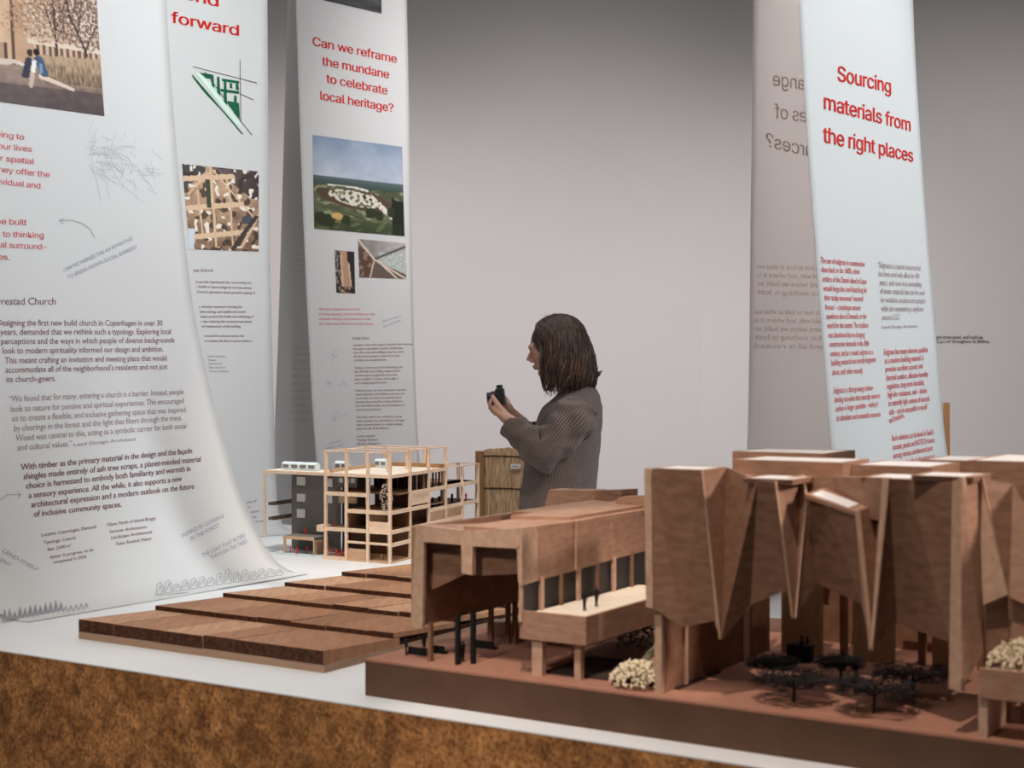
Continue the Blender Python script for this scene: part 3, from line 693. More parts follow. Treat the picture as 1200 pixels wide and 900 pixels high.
# -- right banner with its back leaf
R4 = (1.156, 4.10)
prof4 = [(3.9, -.03), (3.2, -.012), (2.557, 0), (2.1, .025), (1.57, .068), (1.23, .102), (1.05, .15), (.95, .205), (.906, .26), (.902, .31)]
s4 = Sheet(fold_rows(R4, .925, W, prof4, [0, 0, 0, -.01, -.035, -.05, -.045, -.025, 0, 0]))
b4 = thing('hanging_banner', 'white printed banner headed Sourcing materials from the right places, at the right', 'banner', (s4.R[-2]+s4.L[-2])/2)
s4.mesh('paper_sheet', b4)
prof4b = [(3.9, -.075), (2.557, -.10), (1.9, -.110), (1.25, -.1215), (1.0, -.15), (.92, -.20), (.902, -.25)]
s4b = Sheet(fold_rows(R4, .925, W, prof4b)); s4b.mesh('back_sheet', b4)
mb = MB(); mb.tube([s4.ev(0, .01)+V((0,0,.01))-W*.03, s4.ev(1, .01)+V((0,0,.01))+W*.03], .012); mb.build('hanging_rod', M['wall'], b4)
para(s4, b4, 'printed_heading', 'ink_red', [('Sourcing', 981, 94.5, 1044, 109), ('materials from', 965, 127.5, 1067, 154), ('the right places', 964, 166.5, 1070, 190)], 33, .016)
ends1 = [(1013, 312.6), (1007, 321), (1015, 333), (1016, 343), (1011, 353), (1008, 363.5), (1015, 373.5), (1017, 384), (1013, 395), (1018, 405), (1023, 415), (1026, 424), (1011, 437)]
t1 = ['The use of eelgrass in construction', 'dates back to the 1600s, when', 'settlers of the Danish island of Læsø', 'would forge the roof-thatching for', 'their today renowned ‘seaweed', 'houses’ – a technique unseen', 'anywhere else in Denmark, or the', 'world for that matter. The tradition', 'was abandoned due to changing', 'construction demands in the 20th', 'century, and as a result eelgrass as a', 'building material was mostly forgotten', 'about, until rather recently.']
ls = []
for i, (s, e) in enumerate(zip(t1, ends1)): ls.append((s, 961+i*1.17, 308+i*10.95, e[0], e[1]))
t2 = ['Eelgrass is a fast-growing carbon-', 'binding eco-plant that naturally restores', 'carbon in larger quantities – making it', 'an abundant and renewable resource.']
for i, (s, e) in enumerate(zip(t2, [(1023, 457), (1031, 466.5), (1029, 476), (1032, 488)])): ls.append((s, 976.7+i*1.1, 461+i*10.7, e[0], e[1]))
para(s4, b4, 'printed_text', 'ink_redsoft', ls, 9.9, .014)
t3 = ['“Eelgrass is a natural resource that', 'has been used with effect for 400', 'years, and now it is something', 'of innate material that can be used', 'for ventilation, insulation and acoustics', 'while also sequestering a significant', 'amount of CO2.”']
ls = [(s, 1028.5+i*.8, 313.5+i*10.2, e, 317+i*9.6) for i, (s, e) in enumerate(zip(t3, [1079, 1077, 1080, 1083, 1084, 1082, 1055]))]
para(s4, b4, 'printed_quote', 'ink_pale', ls, 9.6, .006)
para(s4, b4, 'printed_caption', 'ink_quote', [('Lead Design Architect', 1033, 385, 1075, 383.5)], 4.8)
t4 = ['Eelgrass has many inherent qualities', 'as a modern building material. It', 'provides excellent acoustic and', 'thermal comfort, effective humidity', 'regulation, long-term durability,', 'high fire resistance, and – thanks', 'to naturally high content of minerals', 'salts – can be susceptible to mould', 'and bacteria.']
ls = [(s, 1035.6+i*.88, 416+i*10, e, 412.5+i*9.55) for i, (s, e) in enumerate(zip(t4, [1087, 1082, 1081, 1087.5, 1083, 1086, 1089, 1086, 1060]))]
t5 = ['Such solutions can be found in Søuld’s', 'acoustic panels and NOTECH covers', 'among various architectural part,', 'and more besides in the resource it']
ls += [(s, 1044.7+i*.9, 517+i*10.2, e, 509+i*9.3) for i, (s, e) in enumerate(zip(t5, [1094, 1095, 1093, 1095]))]
para(s4, b4, 'printed_text', 'ink_redsoft', ls, 9.9, .014)
para(s4b, b4, 'show_through_text', 'ink_ghost', [('change', 905, 100, 960, 108), ('cycles of', 907, 138, 975, 148), ('resources?', 897, 172, 985, 192)], 31, .006, 0, True)
gl = ['We have to look at what we', 'build with, and where it is', 'found, before we build, so', 'that nothing is lost']
para(s4b, b4, 'show_through_text', 'ink_ghost', [(s, 887, 315+i*10, 965, 317+i*10) for i, s in enumerate(gl)] + [(s, 884, 368+i*10, 965, 369+i*10) for i, s in enumerate(gl+['and all is reused'])], 9, 0, 0, True)

# -- small wall text
mb = MB()
for s, x0, y, x1 in (('Wood and straw panel, wall build-up', 1083, 397, 1152), ('18 kg CO₂e / m² throughout its lifetime.', 1083, 402, 1160)):
    vs, fs, x_1, x_0 = text_mesh(s, .006, 2)
    A = atY(x0, y, WY-.003); B = atY(x1, y, WY-.003); k = (B.x-A.x)/(x_1-x_0); kz = 6.0/F*WY
    mb.add([(A.x+(x-x_0)*k, WY-.003, A.z+yy*kz) for x, yy in vs], fs)
o = mb.build('wall_text', M['ink_black']); tag(o, 'two small lines of black lettering on the wall right of the right banner', 'wall lettering')

# ------------------------------------------------------------------ shingle sample model
P0 = onz(92, 748.5, .9)
def SH(s, t, z): return P0 + U*s + W*t + V((0, 0, z-.9))
e1 = onz(381, 788.8, .9); Ls = (e1-P0).dot(U)           # width along the front
shm = thing('shingle_sample', 'stepped wooden roof sample with five rows of overlapping brown shingles', 'model', SH(Ls/2, .5, .9))
DP = 1.40
mb = MB(); mb.box(SH(0, 0, .9), U*Ls, W*DP, V((0,0,.0155))); mb.build('base_board', M['ply'], shm)
# front edges of the five rows, from the photo's left corners
lefts = [(92, 725.8, .94), (181, 709.5, .941), (260, 694.5, .941), (334, 682, .941), (401, 670, .941)]
random.seed(11)
tpos = []
for px, py, z in lefts:
    p = onplane(px, py, P0, U); tpos.append(((p-P0).dot(W), p.z))
tpos[0] = (0.0, tpos[0][1])
for r in range(5):
    t0, zt = tpos[r]
    t1_ = tpos[r+1][0] if r < 4 else DP-.02
    thick = .0255 if r == 0 else .0105
    zback = (tpos[r+1][1]-.0115) if r < 4 else zt-.02
    run = (t1_-t0)+.02
    x = 0.0
    while x < Ls-.001:
        wd = min(random.uniform(.075, .15), Ls-x)
        if Ls-x-wd < .04: wd = Ls-x
        j = random.uniform(-.0012, .0012); mat = M['shingle'][random.randrange(5)]
        zf = zt + j; tf = t0+random.uniform(-.003, .003)
        g = .0006
        vs = [SH(x+g, tf, zf-thick), SH(x+wd-g, tf, zf-thick), SH(x+wd-g, t0+run, zback-thick), SH(x+g, t0+run, zback-thick),
              SH(x+g, tf, zf), SH(x+wd-g, tf, zf), SH(x+wd-g, t0+run, zback), SH(x+g, t0+run, zback)]
        mb = MB(); mb.add(vs, [(0,3,2,1), (4,5,6,7), (1,2,6,5), (2,3,7,6), (3,0,4,7)], 0); mb.add([vs[i] for i in (0, 1, 5, 4)], [(0, 1, 2, 3)], 1)
        mb.build('shingle', [mat, M['shingle_edge']], shm)
        x += wd
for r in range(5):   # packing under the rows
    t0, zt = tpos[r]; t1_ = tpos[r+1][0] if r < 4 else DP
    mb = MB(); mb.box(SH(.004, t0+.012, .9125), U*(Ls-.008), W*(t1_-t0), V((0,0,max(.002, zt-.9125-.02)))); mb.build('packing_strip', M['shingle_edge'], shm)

# ------------------------------------------------------------------ church model
ZB = .9648
OC = onz(428, 772, ZB)
def CH(s, t, z): return OC + U*s + W*t + V((0, 0, z-ZB))
def ct(px, py, t): return onplane(px, py, CH(0, t, ZB), W)
def cs(px, py, s): return onplane(px, py, CH(s, 0, ZB), U)
def cz(px, py, z=ZB): return onz(px, py, z)
chm = thing('church_model', 'large brown wooden architectural model of a church with pleated tower walls', 'model', CH(.7, .38, .9))
mb = MB(); mb.box(CH(0, 0, .9), U*1.5, W*.80, V((0,0,ZB-.9-.004))); mb.build('base_block', M['mdf'], chm)
mb = MB(); mb.box(CH(0, 0, ZB-.0038), U*1.5, W*.80, V((0,0,.0038))); mb.build('ground_sheet', M['ground'], chm)
mb = MB(); mb.box(CH(.33, .065, ZB), U*.25, W*.16, V((0,0,.003))); mb.build('soil_strip', M['soil'], chm)
def panel(name, pts, th, mat, parent, alt=False):
    pts = [V(p) for p in pts]
    n = V((0,0,0))
    for i in range(1, len(pts)-1): n += (pts[i]-pts[0]).cross(pts[i+1]-pts[0])
    n.normalize()
    if n.dot(V((0, 0, CZ))-pts[0]) > 0: n = -n      # away from the viewer side
    mb = MB()
    # triangulate as fan for non planar quads
    if len(pts) == 4:
        nn = n*th; a, b, c, d = pts
        mb.add([a, b, c, d]+[p+nn for p in pts], ([(0,1,3), (1,2,3), (4,7,5), (5,7,6)] if alt else [(0,1,2), (0,2,3), (4,6,5), (4,7,6)])+[ (0,4,5,1), (1,5,6,2), (2,6,7,3), (3,7,4,0)])
    else: mb.prism(pts, n*th)
    me = mb.build(name, M[mat] if isinstance(mat, str) else mat, parent)
    return me
def tower(s0, s1, t0, t1, zt, zb=1.14, rim=.008, sky=True, label=None, mat='church', taper=.0):
    """one box of the roofscape with a rim and a sunk skylight whitened for its reflection"""
    mb = MB(); k = taper
    zb = zt-.008 if t0 < .19 else zb; dk = .004 if t0 < .19 else 0; lo = [CH(s0+dk*.3, t0+dk, zb), CH(s1-dk*.6, t0+dk, zb), CH(s1-dk*.6, t1, zb), CH(s0+dk*.3, t1, zb)]
    up = [CH(s0, t0, zt), CH(s1, t0, zt), CH(s1, t1, zt), CH(s0, t1, zt)]
    iu = [CH(s0+rim, t0+rim, zt), CH(s1-rim, t0+rim, zt), CH(s1-rim, t1-rim, zt), CH(s0+rim, t1-rim, zt)]
    il = [V((p.x, p.y, lo[0].z)) for p in iu]
    vs = lo+up+iu+il; fs = []
    for i in range(4):
        j = (i+1) % 4; fs += [(i, j, 4+j, 4+i), (4+i, 4+j, 8+j, 8+i), (8+i, 8+j, 12+j, 12+i), (12+i, 12+j, j, i)]
    mb.add(vs, fs)
    o = mb.build('tower', M[mat], chm)
    if sky:
        r2 = rim+.0005
        m2 = MB(); m2.box(CH(s0+r2, t0+r2, zt-.0014), U*(s1-s0-2*r2), W*(t1-t0-2*r2), V((0,0,.0012))); m2.build('skylight', M['skylight'], o)
    return o
# towers (cores). Their pleated front panels follow as sub-parts.
t_1 = tower(.556, .646, .012, .10, 1.3185, 1.15)
t_2 = tower(.710, .790, .012, .105, 1.3085, 1.15)
t_4 = tower(.880, .955, .05, .16, 1.3135, 1.15)
t_5 = tower(.965, 1.052, .012, .11, 1.3215, 1.12)
t_b = tower(.615, .80, .20, .33, 1.3255, 1.15)
t_c = tower(.80, .93, .24, .40, 1.3205, 1.15)
t_r = tower(.455, .64, .56, .73, 1.3205, 1.10)
t_r2 = tower(.86, 1.03, .42, .58, 1.3225, 1.12)
t_6 = tower(.995, 1.26, .20, .42, 1.335, 1.10)
t_3 = tower(.83, .872, .06, .10, 1.262, 1.25, sky=False)
# panels of tower 1
Pn = lambda nm, pts, mat, par, th=.004, alt=False: panel(nm, pts, th, mat, par, alt)
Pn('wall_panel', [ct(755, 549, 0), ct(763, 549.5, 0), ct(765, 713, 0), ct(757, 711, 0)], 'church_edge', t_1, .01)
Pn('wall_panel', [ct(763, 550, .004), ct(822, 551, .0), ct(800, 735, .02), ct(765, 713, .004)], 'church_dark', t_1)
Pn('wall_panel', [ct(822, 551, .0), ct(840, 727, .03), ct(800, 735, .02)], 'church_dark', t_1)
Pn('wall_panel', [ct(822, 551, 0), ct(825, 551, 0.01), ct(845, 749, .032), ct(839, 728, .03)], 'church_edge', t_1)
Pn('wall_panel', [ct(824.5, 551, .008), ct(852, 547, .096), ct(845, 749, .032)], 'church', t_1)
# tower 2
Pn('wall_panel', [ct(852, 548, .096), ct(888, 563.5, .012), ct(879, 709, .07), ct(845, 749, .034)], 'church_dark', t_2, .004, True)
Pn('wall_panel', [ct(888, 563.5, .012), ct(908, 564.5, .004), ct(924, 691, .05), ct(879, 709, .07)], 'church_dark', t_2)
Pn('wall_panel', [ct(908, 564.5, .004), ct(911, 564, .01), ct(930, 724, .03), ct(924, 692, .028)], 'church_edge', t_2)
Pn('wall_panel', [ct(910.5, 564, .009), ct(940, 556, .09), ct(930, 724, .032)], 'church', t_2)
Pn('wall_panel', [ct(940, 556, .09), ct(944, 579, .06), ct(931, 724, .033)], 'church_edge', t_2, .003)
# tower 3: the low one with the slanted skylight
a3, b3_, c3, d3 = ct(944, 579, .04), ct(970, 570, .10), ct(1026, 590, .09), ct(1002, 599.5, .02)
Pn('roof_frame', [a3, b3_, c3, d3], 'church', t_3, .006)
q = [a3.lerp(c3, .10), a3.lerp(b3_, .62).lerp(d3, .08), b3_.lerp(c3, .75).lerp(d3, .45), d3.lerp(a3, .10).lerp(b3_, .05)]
Pn('skylight', [p+V((0,0,.0015)) for p in q], 'skylight', t_3, .001)  # white plate shaped like the partial reflection on the slanted glass
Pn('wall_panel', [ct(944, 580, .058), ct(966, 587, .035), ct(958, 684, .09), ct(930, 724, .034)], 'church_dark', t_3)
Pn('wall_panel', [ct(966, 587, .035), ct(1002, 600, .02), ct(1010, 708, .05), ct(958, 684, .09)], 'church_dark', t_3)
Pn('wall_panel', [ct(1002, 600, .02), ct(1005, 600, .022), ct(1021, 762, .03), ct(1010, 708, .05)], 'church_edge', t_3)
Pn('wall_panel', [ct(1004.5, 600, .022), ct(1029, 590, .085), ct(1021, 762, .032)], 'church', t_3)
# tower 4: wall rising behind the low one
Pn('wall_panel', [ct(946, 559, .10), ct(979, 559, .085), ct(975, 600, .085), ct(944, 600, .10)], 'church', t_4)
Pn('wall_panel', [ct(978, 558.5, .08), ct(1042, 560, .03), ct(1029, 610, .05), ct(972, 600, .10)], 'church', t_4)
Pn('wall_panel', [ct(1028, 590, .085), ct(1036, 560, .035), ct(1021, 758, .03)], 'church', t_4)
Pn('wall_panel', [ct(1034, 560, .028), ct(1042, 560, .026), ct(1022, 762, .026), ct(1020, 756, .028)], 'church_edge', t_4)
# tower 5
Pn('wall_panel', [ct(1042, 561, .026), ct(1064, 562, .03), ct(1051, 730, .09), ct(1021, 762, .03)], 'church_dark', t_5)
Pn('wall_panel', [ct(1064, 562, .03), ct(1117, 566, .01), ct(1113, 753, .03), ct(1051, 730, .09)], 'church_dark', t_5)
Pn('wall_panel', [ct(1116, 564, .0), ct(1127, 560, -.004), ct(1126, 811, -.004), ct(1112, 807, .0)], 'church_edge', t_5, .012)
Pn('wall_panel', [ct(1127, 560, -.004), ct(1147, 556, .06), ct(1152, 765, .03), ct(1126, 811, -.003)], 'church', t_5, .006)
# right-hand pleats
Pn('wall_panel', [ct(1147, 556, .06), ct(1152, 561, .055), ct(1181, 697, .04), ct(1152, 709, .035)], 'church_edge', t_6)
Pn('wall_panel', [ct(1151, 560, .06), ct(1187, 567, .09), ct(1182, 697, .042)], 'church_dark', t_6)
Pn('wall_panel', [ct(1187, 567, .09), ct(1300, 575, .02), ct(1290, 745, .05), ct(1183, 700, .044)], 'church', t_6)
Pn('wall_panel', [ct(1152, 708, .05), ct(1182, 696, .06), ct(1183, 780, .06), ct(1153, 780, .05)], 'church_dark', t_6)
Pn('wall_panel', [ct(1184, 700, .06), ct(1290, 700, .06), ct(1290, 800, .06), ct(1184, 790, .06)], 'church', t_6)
# under the towers
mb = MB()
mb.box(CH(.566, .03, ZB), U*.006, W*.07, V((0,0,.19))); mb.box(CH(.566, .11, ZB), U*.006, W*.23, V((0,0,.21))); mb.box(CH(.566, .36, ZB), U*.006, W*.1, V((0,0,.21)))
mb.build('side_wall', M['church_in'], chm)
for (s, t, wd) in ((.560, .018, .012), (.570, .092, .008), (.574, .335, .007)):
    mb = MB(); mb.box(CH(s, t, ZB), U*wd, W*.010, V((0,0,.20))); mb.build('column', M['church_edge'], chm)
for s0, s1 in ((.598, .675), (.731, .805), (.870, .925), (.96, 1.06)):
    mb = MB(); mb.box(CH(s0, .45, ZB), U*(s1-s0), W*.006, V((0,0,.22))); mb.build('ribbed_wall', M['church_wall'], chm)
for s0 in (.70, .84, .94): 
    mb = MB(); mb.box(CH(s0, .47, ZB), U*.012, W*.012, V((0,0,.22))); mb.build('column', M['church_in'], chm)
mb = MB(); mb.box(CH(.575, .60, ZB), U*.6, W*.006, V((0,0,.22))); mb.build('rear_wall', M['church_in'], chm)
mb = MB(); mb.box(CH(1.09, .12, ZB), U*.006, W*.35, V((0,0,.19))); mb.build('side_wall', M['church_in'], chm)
for s0, s1 in ((.60, .655), (.735, .80), (.905, .96)):
    mb = MB(); mb.box(CH(s0, .095, 1.296), U*(s1-s0), W*.12, V((0,0,.005))); mb.build('roof_strip', M['church'], chm)

# small hall on the left
hs0, hs1 = .0786, .308
hall = MB()
zl, zr = 1.203, 1.211
hall.box(CH(hs0, .03, 1.024), U*.010, W*.60, V((0,0,.176)))
hall_o = hall.build('hall_shell', M['church'], chm)
ZR = 1.2065
Pn('roof_panel', [ct(487, 615, .03), ct(547, 622, .03), CH(.19, .30, 1.185), CH(.08, .30, 1.185)], 'church', hall_o)
mb = MB(); mb.prism([CH(.19, .03, ZR), CH(.306, .03, ZR), CH(.306, .62, ZR), CH(.19, .62, ZR)], (0, 0, -.006)); mb.build('roof_panel', M['church'], hall_o)
mb = MB(); mb.prism([CH(.105, .31, ZR-.03), CH(.19, .31, ZR-.03), CH(.19, .31, ZR+.001), CH(.112, .31, ZR+.001)], W*.31); mb.build('roof_block', M['church'], hall_o)
mb = MB(); mb.prism([CH(.19, .18, ZR), CH(.29, .22, ZR), CH(.29, .60, ZR), CH(.19, .60, ZR)], (0, 0, .006)); mb.build('roof_block', M['church'], hall_o)
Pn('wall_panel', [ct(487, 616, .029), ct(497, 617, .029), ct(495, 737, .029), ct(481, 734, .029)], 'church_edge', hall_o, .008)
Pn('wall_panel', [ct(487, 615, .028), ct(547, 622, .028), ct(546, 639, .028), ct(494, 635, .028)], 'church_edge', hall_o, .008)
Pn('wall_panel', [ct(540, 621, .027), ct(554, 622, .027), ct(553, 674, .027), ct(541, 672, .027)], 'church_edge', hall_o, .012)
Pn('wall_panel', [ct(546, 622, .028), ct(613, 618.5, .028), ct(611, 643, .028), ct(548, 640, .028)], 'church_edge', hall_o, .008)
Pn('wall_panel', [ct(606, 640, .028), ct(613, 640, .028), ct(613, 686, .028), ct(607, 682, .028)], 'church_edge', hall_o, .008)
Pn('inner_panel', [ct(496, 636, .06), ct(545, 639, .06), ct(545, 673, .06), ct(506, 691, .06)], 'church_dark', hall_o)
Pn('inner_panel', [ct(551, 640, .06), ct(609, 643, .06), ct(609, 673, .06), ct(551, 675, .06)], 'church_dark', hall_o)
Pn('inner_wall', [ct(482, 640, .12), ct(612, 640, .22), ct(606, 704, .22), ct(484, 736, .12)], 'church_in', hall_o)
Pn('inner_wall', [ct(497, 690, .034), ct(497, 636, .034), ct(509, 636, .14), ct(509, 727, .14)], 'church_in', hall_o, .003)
# side wall of the hall: pleated panels over a glazed band
xs = [612, 632, 676, 717, 758]; tp = [618.5, 616, 611, 606, 602]; bt = [686, 680, 668, 656, 645]
for i in range(4):
    m_ = 'church_edge' if i == 0 else 'church'
    k0 = .004 if i % 2 == 0 else 0
    A = cs(xs[i], tp[i], hs1+k0); B = cs(xs[i+1], tp[i+1], hs1-.003); D_ = cs(xs[i+1], bt[i+1], hs1-.003); E = cs(xs[i], bt[i], hs1+k0)
    Pn('wall_panel', [A, B, D_, E], m_, hall_o, .005)
Pn('glazed_band', [cs(612, 684, hs1-.010), cs(762, 640, hs1-.010), cs(762, 688, hs1-.010), cs(612, 722, hs1-.010)], 'glass_dark', hall_o, .002)
for px, y0, y1 in ((608, 686, 722), (631.5, 680, 716), (655, 675, 711), (675, 669, 706), (697, 663, 700), (716.5, 657, 694), (738, 651, 689)):
    A = cs(px, y0-3, hs1-.004); mb = MB(); mb.box(V((A.x, A.y, cs(px, y1, hs1-.004).z-.01)), U*.006, W*(.008 if px in (631.5, 675, 716.5) else .005), V((0,0,A.z-cs(px, y1, hs1-.004).z+.012)))
    mb.build('mullion', M['church_edge'] if px in (608, 631.5, 675, 716.5) else M['church_in'], hall_o)
Pn('rear_roof', [ct(637, 598, .62), ct(643, 574, .62), ct(697, 575, .62), ct(697, 600, .62)], 'church', hall_o, .05)
Pn('rear_roof', [ct(697, 600, .62), ct(697, 575, .62), ct(728, 574, .60), ct(728, 600, .60)], 'church_dark', hall_o, .05)
Pn('rear_roof', [ct(718, 600, .50), ct(724, 583, .50), ct(775, 580, .50), ct(775, 604, .50)], 'church', hall_o, .05)
# support columns
for (px, py, top, m_) in ((501, 775, 737, 'church_in'), (533, 779, 727, 'black'), (551, 778, 722, 'black')):
    p = cz(px, py); q = V((p.x, p.y, CZ-(top-450)/F*p.y))
    mb = MB(); mb.box(p, U*.007, W*.008, V((0,0,q.z-p.z+.01))); mb.build('column', M[m_], chm)
for (px, py, top) in ((572, 760, 712), (592, 757, 706), (600, 757, 700)):
    p = cz(px, py-2); mb = MB(); mb.box(p, U*.008, W*.008, V((0,0,.115))); mb.build('column', M['church_in'], chm)
mb = MB(); mb.box(CH(.06, .30, ZB), U*.20, W*.03, V((0,0,.03))); mb.build('low_wall', M['church_edge'], chm)
# terraces
def terrace(s0, s1, t0, t1, zb_, zt, deckz):
    mb = MB(); k = .006
    mb.box(CH(s0, t0, zb_), U*(s1-s0), W*k, V((0,0,zt-zb_))); mb.box(CH(s1-k, t0+k, zb_), U*k, W*(t1-t0-k), V((0,0,zt-zb_)))
    mb.box(CH(s0, t0+k, zb_), U*(s1-s0-k), W*(t1-t0-k), V((0,0,.004)))
    o = mb.build('terrace', M['church'], chm)
    m2 = MB(); m2.box(CH(s0, t0+k, deckz-.004), U*(s1-s0-k), W*(t1-t0-k), V((0,0,.004))); m2.build('deck', M['deck'], o)
    return o
tz = terrace(.303, .430, .03, .46, 1.0253, 1.072, 1.064)
terrace(1.062, 1.30, .0, .10, 1.022, 1.062, 1.056)
for s, t in ((.323, .026+.01), (.400, .034+.01), (.305, .2), (.42, .3)):
    mb = MB(); mb.box(CH(s, t, ZB), U*(.020 if s == .323 else .012), W*.012, V((0,0,1.0255-ZB))); mb.build('column', M['church_edge'], chm)
mb = MB(); mb.box(CH(1.060, .006, ZB), U*.012, W*.02, V((0,0,.075))); mb.box(CH(1.066, .02, ZB), U*.005, W*.12, V((0,0,.06))); mb.build('column', M['church_edge'], chm)
# bushes
def bush(name, mat, c, rs, n, leaf, parent, seed):
    random.seed(seed); mb = MB()
    for _ in range(n):
        th = random.random()*6.283; r = math.sqrt(random.random()); ph = random.random()
        hgt = rs[2]*(1-r*r)**.5*(.55+.45*ph)
        p = V(c)+U*(rs[0]*r*math.cos(th))+W*(rs[1]*r*math.sin(th))+V((0,0,hgt+leaf*.6))
        q = leaf*random.uniform(.6, 1.3)
        a = V((random.gauss(0,1), random.gauss(0,1), random.gauss(0,1))).normalized()*q; b = a.orthogonal().normalized()*q*.8; c2 = a.cross(b).normalized()*q*.7
        mb.add([p+a, p-a, p+b, p-b, p+c2, p-c2], [(0,2,4), (2,1,4), (1,3,4), (3,0,4), (2,0,5), (1,2,5), (3,1,5), (0,3,5)])
    o = mb.build(name, M[mat], parent, kind='stuff'); return o
bush('dried_flowers', 'flower', CH(.515, .055, ZB), (.050, .040, .040), 620, .0042, chm, 1)
bush('dried_flowers', 'flower', CH(1.135, .055, 1.056), (.075, .045, .045), 800, .0042, chm, 2)
bush('dried_flowers', 'flower', CH(1.20, .13, 1.056), (.09, .06, .055), 700, .0045, chm, 4)
bush('moss', 'moss', CH(.42, .40, ZB), (.12, .10, .07), 1500, .004, chm, 3)
bush('moss', 'moss', CH(.50, .22, ZB), (.06, .06, .045), 500, .004, chm, 8)
# laser-cut trees
def lace_tree(c, r, h, seed):
    random.seed(seed); tr = MB(); c = V(c)
    tr.tube([c, c+V((.001, 0, h*.5)), c+V((0, 0, h))], [.0028, .0022, .0016], 6)
    for k in range(6):
        an = k*1.05+.3; tr.tube([c+V((0,0,h*.6)), c+V((math.cos(an)*r*.5, math.sin(an)*r*.5, h*.98)), c+V((math.cos(an)*r*.9, math.sin(an)*r*.9, h*1.0))], [.0014, .001, .0007], 4)
    o = tr.build('tree', M['black'], chm, origin=c)
    cr = MB()
    for k in range(330):
        an = random.random()*6.283; q = r*math.sqrt(random.random()); p = c+V((math.cos(an)*q, math.sin(an)*q, h*(1+random.uniform(-.25, .2))))
        a2 = random.random()*3.14; R_ = random.uniform(.0045, .0075); m_ = 7
        ring = []
        tl = random.gauss(0, .25)
        for i in range(m_):
            t_ = a2+6.283*i/m_
            for rr in (R_, R_*.52): ring.append(p+V((math.cos(t_)*rr, math.sin(t_)*rr, tl*math.cos(t_)*rr)))
        cr.add(ring, [(2*i, 2*i+1, (2*i+3) % (2*m_), (2*i+2) % (2*m_)) for i in range(m_)])
    cr.build('crown', M['black'], o, kind='stuff')
lace_tree(cz(930, 822), .062, .036, 21); lace_tree(cz(1024, 836), .058, .042, 22); lace_tree(cz(1070, 818), .060, .040, 23); lace_tree(cz(985, 800), .040, .034, 24); lace_tree(cz(905, 800), .040, .034, 25)
def figure(p, h, mat, parent, d=0, name='figure'):
    p = V(p); mb = MB(); r = h*.07; f = V((math.cos(d), math.sin(d), 0)); sd = V((-math.sin(d), math.cos(d), 0))
    for k in (-1, 1): mb.tube([p+sd*k*r*.8, p+sd*k*r*.7+f*r*.3*k+V((0,0,h*.25)), p+sd*k*r*.6+V((0,0,h*.5))], [r*.45, r*.5, r*.75], 6)
    mb.tube([p+V((0,0,h*.45)), p+V((0,0,h*.6)), p+V((0,0,h*.8)), p+V((0,0,h*.86))], [r*1.2, r*1.1, r*1.5, r*.5], 8)
    for k in (-1, 1): mb.tube([p+sd*k*r*1.4+V((0,0,h*.8)), p+sd*k*r*1.9+V((0,0,h*.62)), p+sd*k*r*1.5+f*r+V((0,0,h*.5))], [r*.4, r*.35, r*.28], 5)
    mb.ball(p+V((0,0,h*.93)), (r*.75, r*.75, r), 6, 8)
    return mb.build(name, M[mat], parent, origin=p)
for px, py in ((685, 716), (699, 711)): figure(onz(px, py, 1.064), .036, 'black', chm, 1, 'figure')
for px, py in ((540, 776), (543, 775), (476, 768), (497, 765), (556, 752), (906, 790), (1003, 795), (946, 770), (988, 786)): figure(cz(px, py), .036, 'black', chm, px*.7, 'figure')
for px, py, l in ((490, 768, .05), (513, 766, .03), (566, 760, .05)):
    p = cz(px, py); mb = MB(); mb.box(p-U*l/2, U*l, W*.012, V((0,0,.004)))
    o = mb.build('bench', M['black'], chm)
    mb = MB(); mb.box(p-U*l/2, U*.004, W*.01, V((0,0,.0))) if False else None
    m2 = MB(); m2.box(p-U*l*.45+V((0,0,.004)), U*l*.9, W*.003, V((0,0,.010))); m2.build('backrest', M['black'], o)
p = cz(936, 776); mb = MB(); mb.box(p-U*.022, U*.042, W*.02, V((0,0,.026))); mb.box(p-U*.024+V((0,0,.026)), U*.046, W*.022, V((0,0,.003))); mb.build('kiosk', M['black'], chm)
figure(p+U*.008-W*.006, .048, 'black', chm, 0, 'figure')

# ------------------------------------------------------------------ timber frame model
FA = -U.copy(); FBv = V((.3511, .9363, 0))
FC = onz(457, 661, .9)
def FM(p, q, z): return FC + FA*p + FBv*q + V((0, 0, z-.9))
frm = thing('timber_frame_model', 'pale timber frame building model with open floors and red figures', 'model', FM(.2, .25, .9))
def fbox(p0, p1, q0, q1, z0, z1, name, mat, parent=frm):
    mb = MB(); mb.box(FM(p0, q0, z0), FA*(p1-p0), FBv*(q1-q0), V((0,0,z1-z0))); return mb.build(name, M[mat], parent)
fbox(-.004, .26, -.004, .74, .9, .905, 'base_plate', 'pine_mid'); fbox(.24, .46, .0, .40, .9, .907, 'base_plate', 'ice')
fbox(.17, .262, -.012, .05, .9, .9065, 'step_block', 'pine'); 
ps = [0, .085, .170, .253]; qs = [0, .145, .29, .43, .575, .72]
RT = 1.171; RL = 1.241; LV = [1.001, 1.061, 1.112]
h_ = .0048
for i, p in enumerate(ps):
    fbox(p-h_, p+h_, -h_, h_, .9, RL, 'post', 'pine')
for i, q in enumerate(qs[1:]):
    top = RL if q <= .43 else RT
    fbox(-h_, h_, q-h_, q+h_, .9, top, 'post', 'pine')
for p in ps[1:]: 
    for q in (.145, .29, .43): fbox(p-h_, p+h_, q-h_, q+h_, .905, RL if p != .17 else RT, 'post', 'pine')
for q in (.575, .72): fbox(.085-h_, .085+h_, q-h_, q+h_, .9, RT, 'post', 'pine')
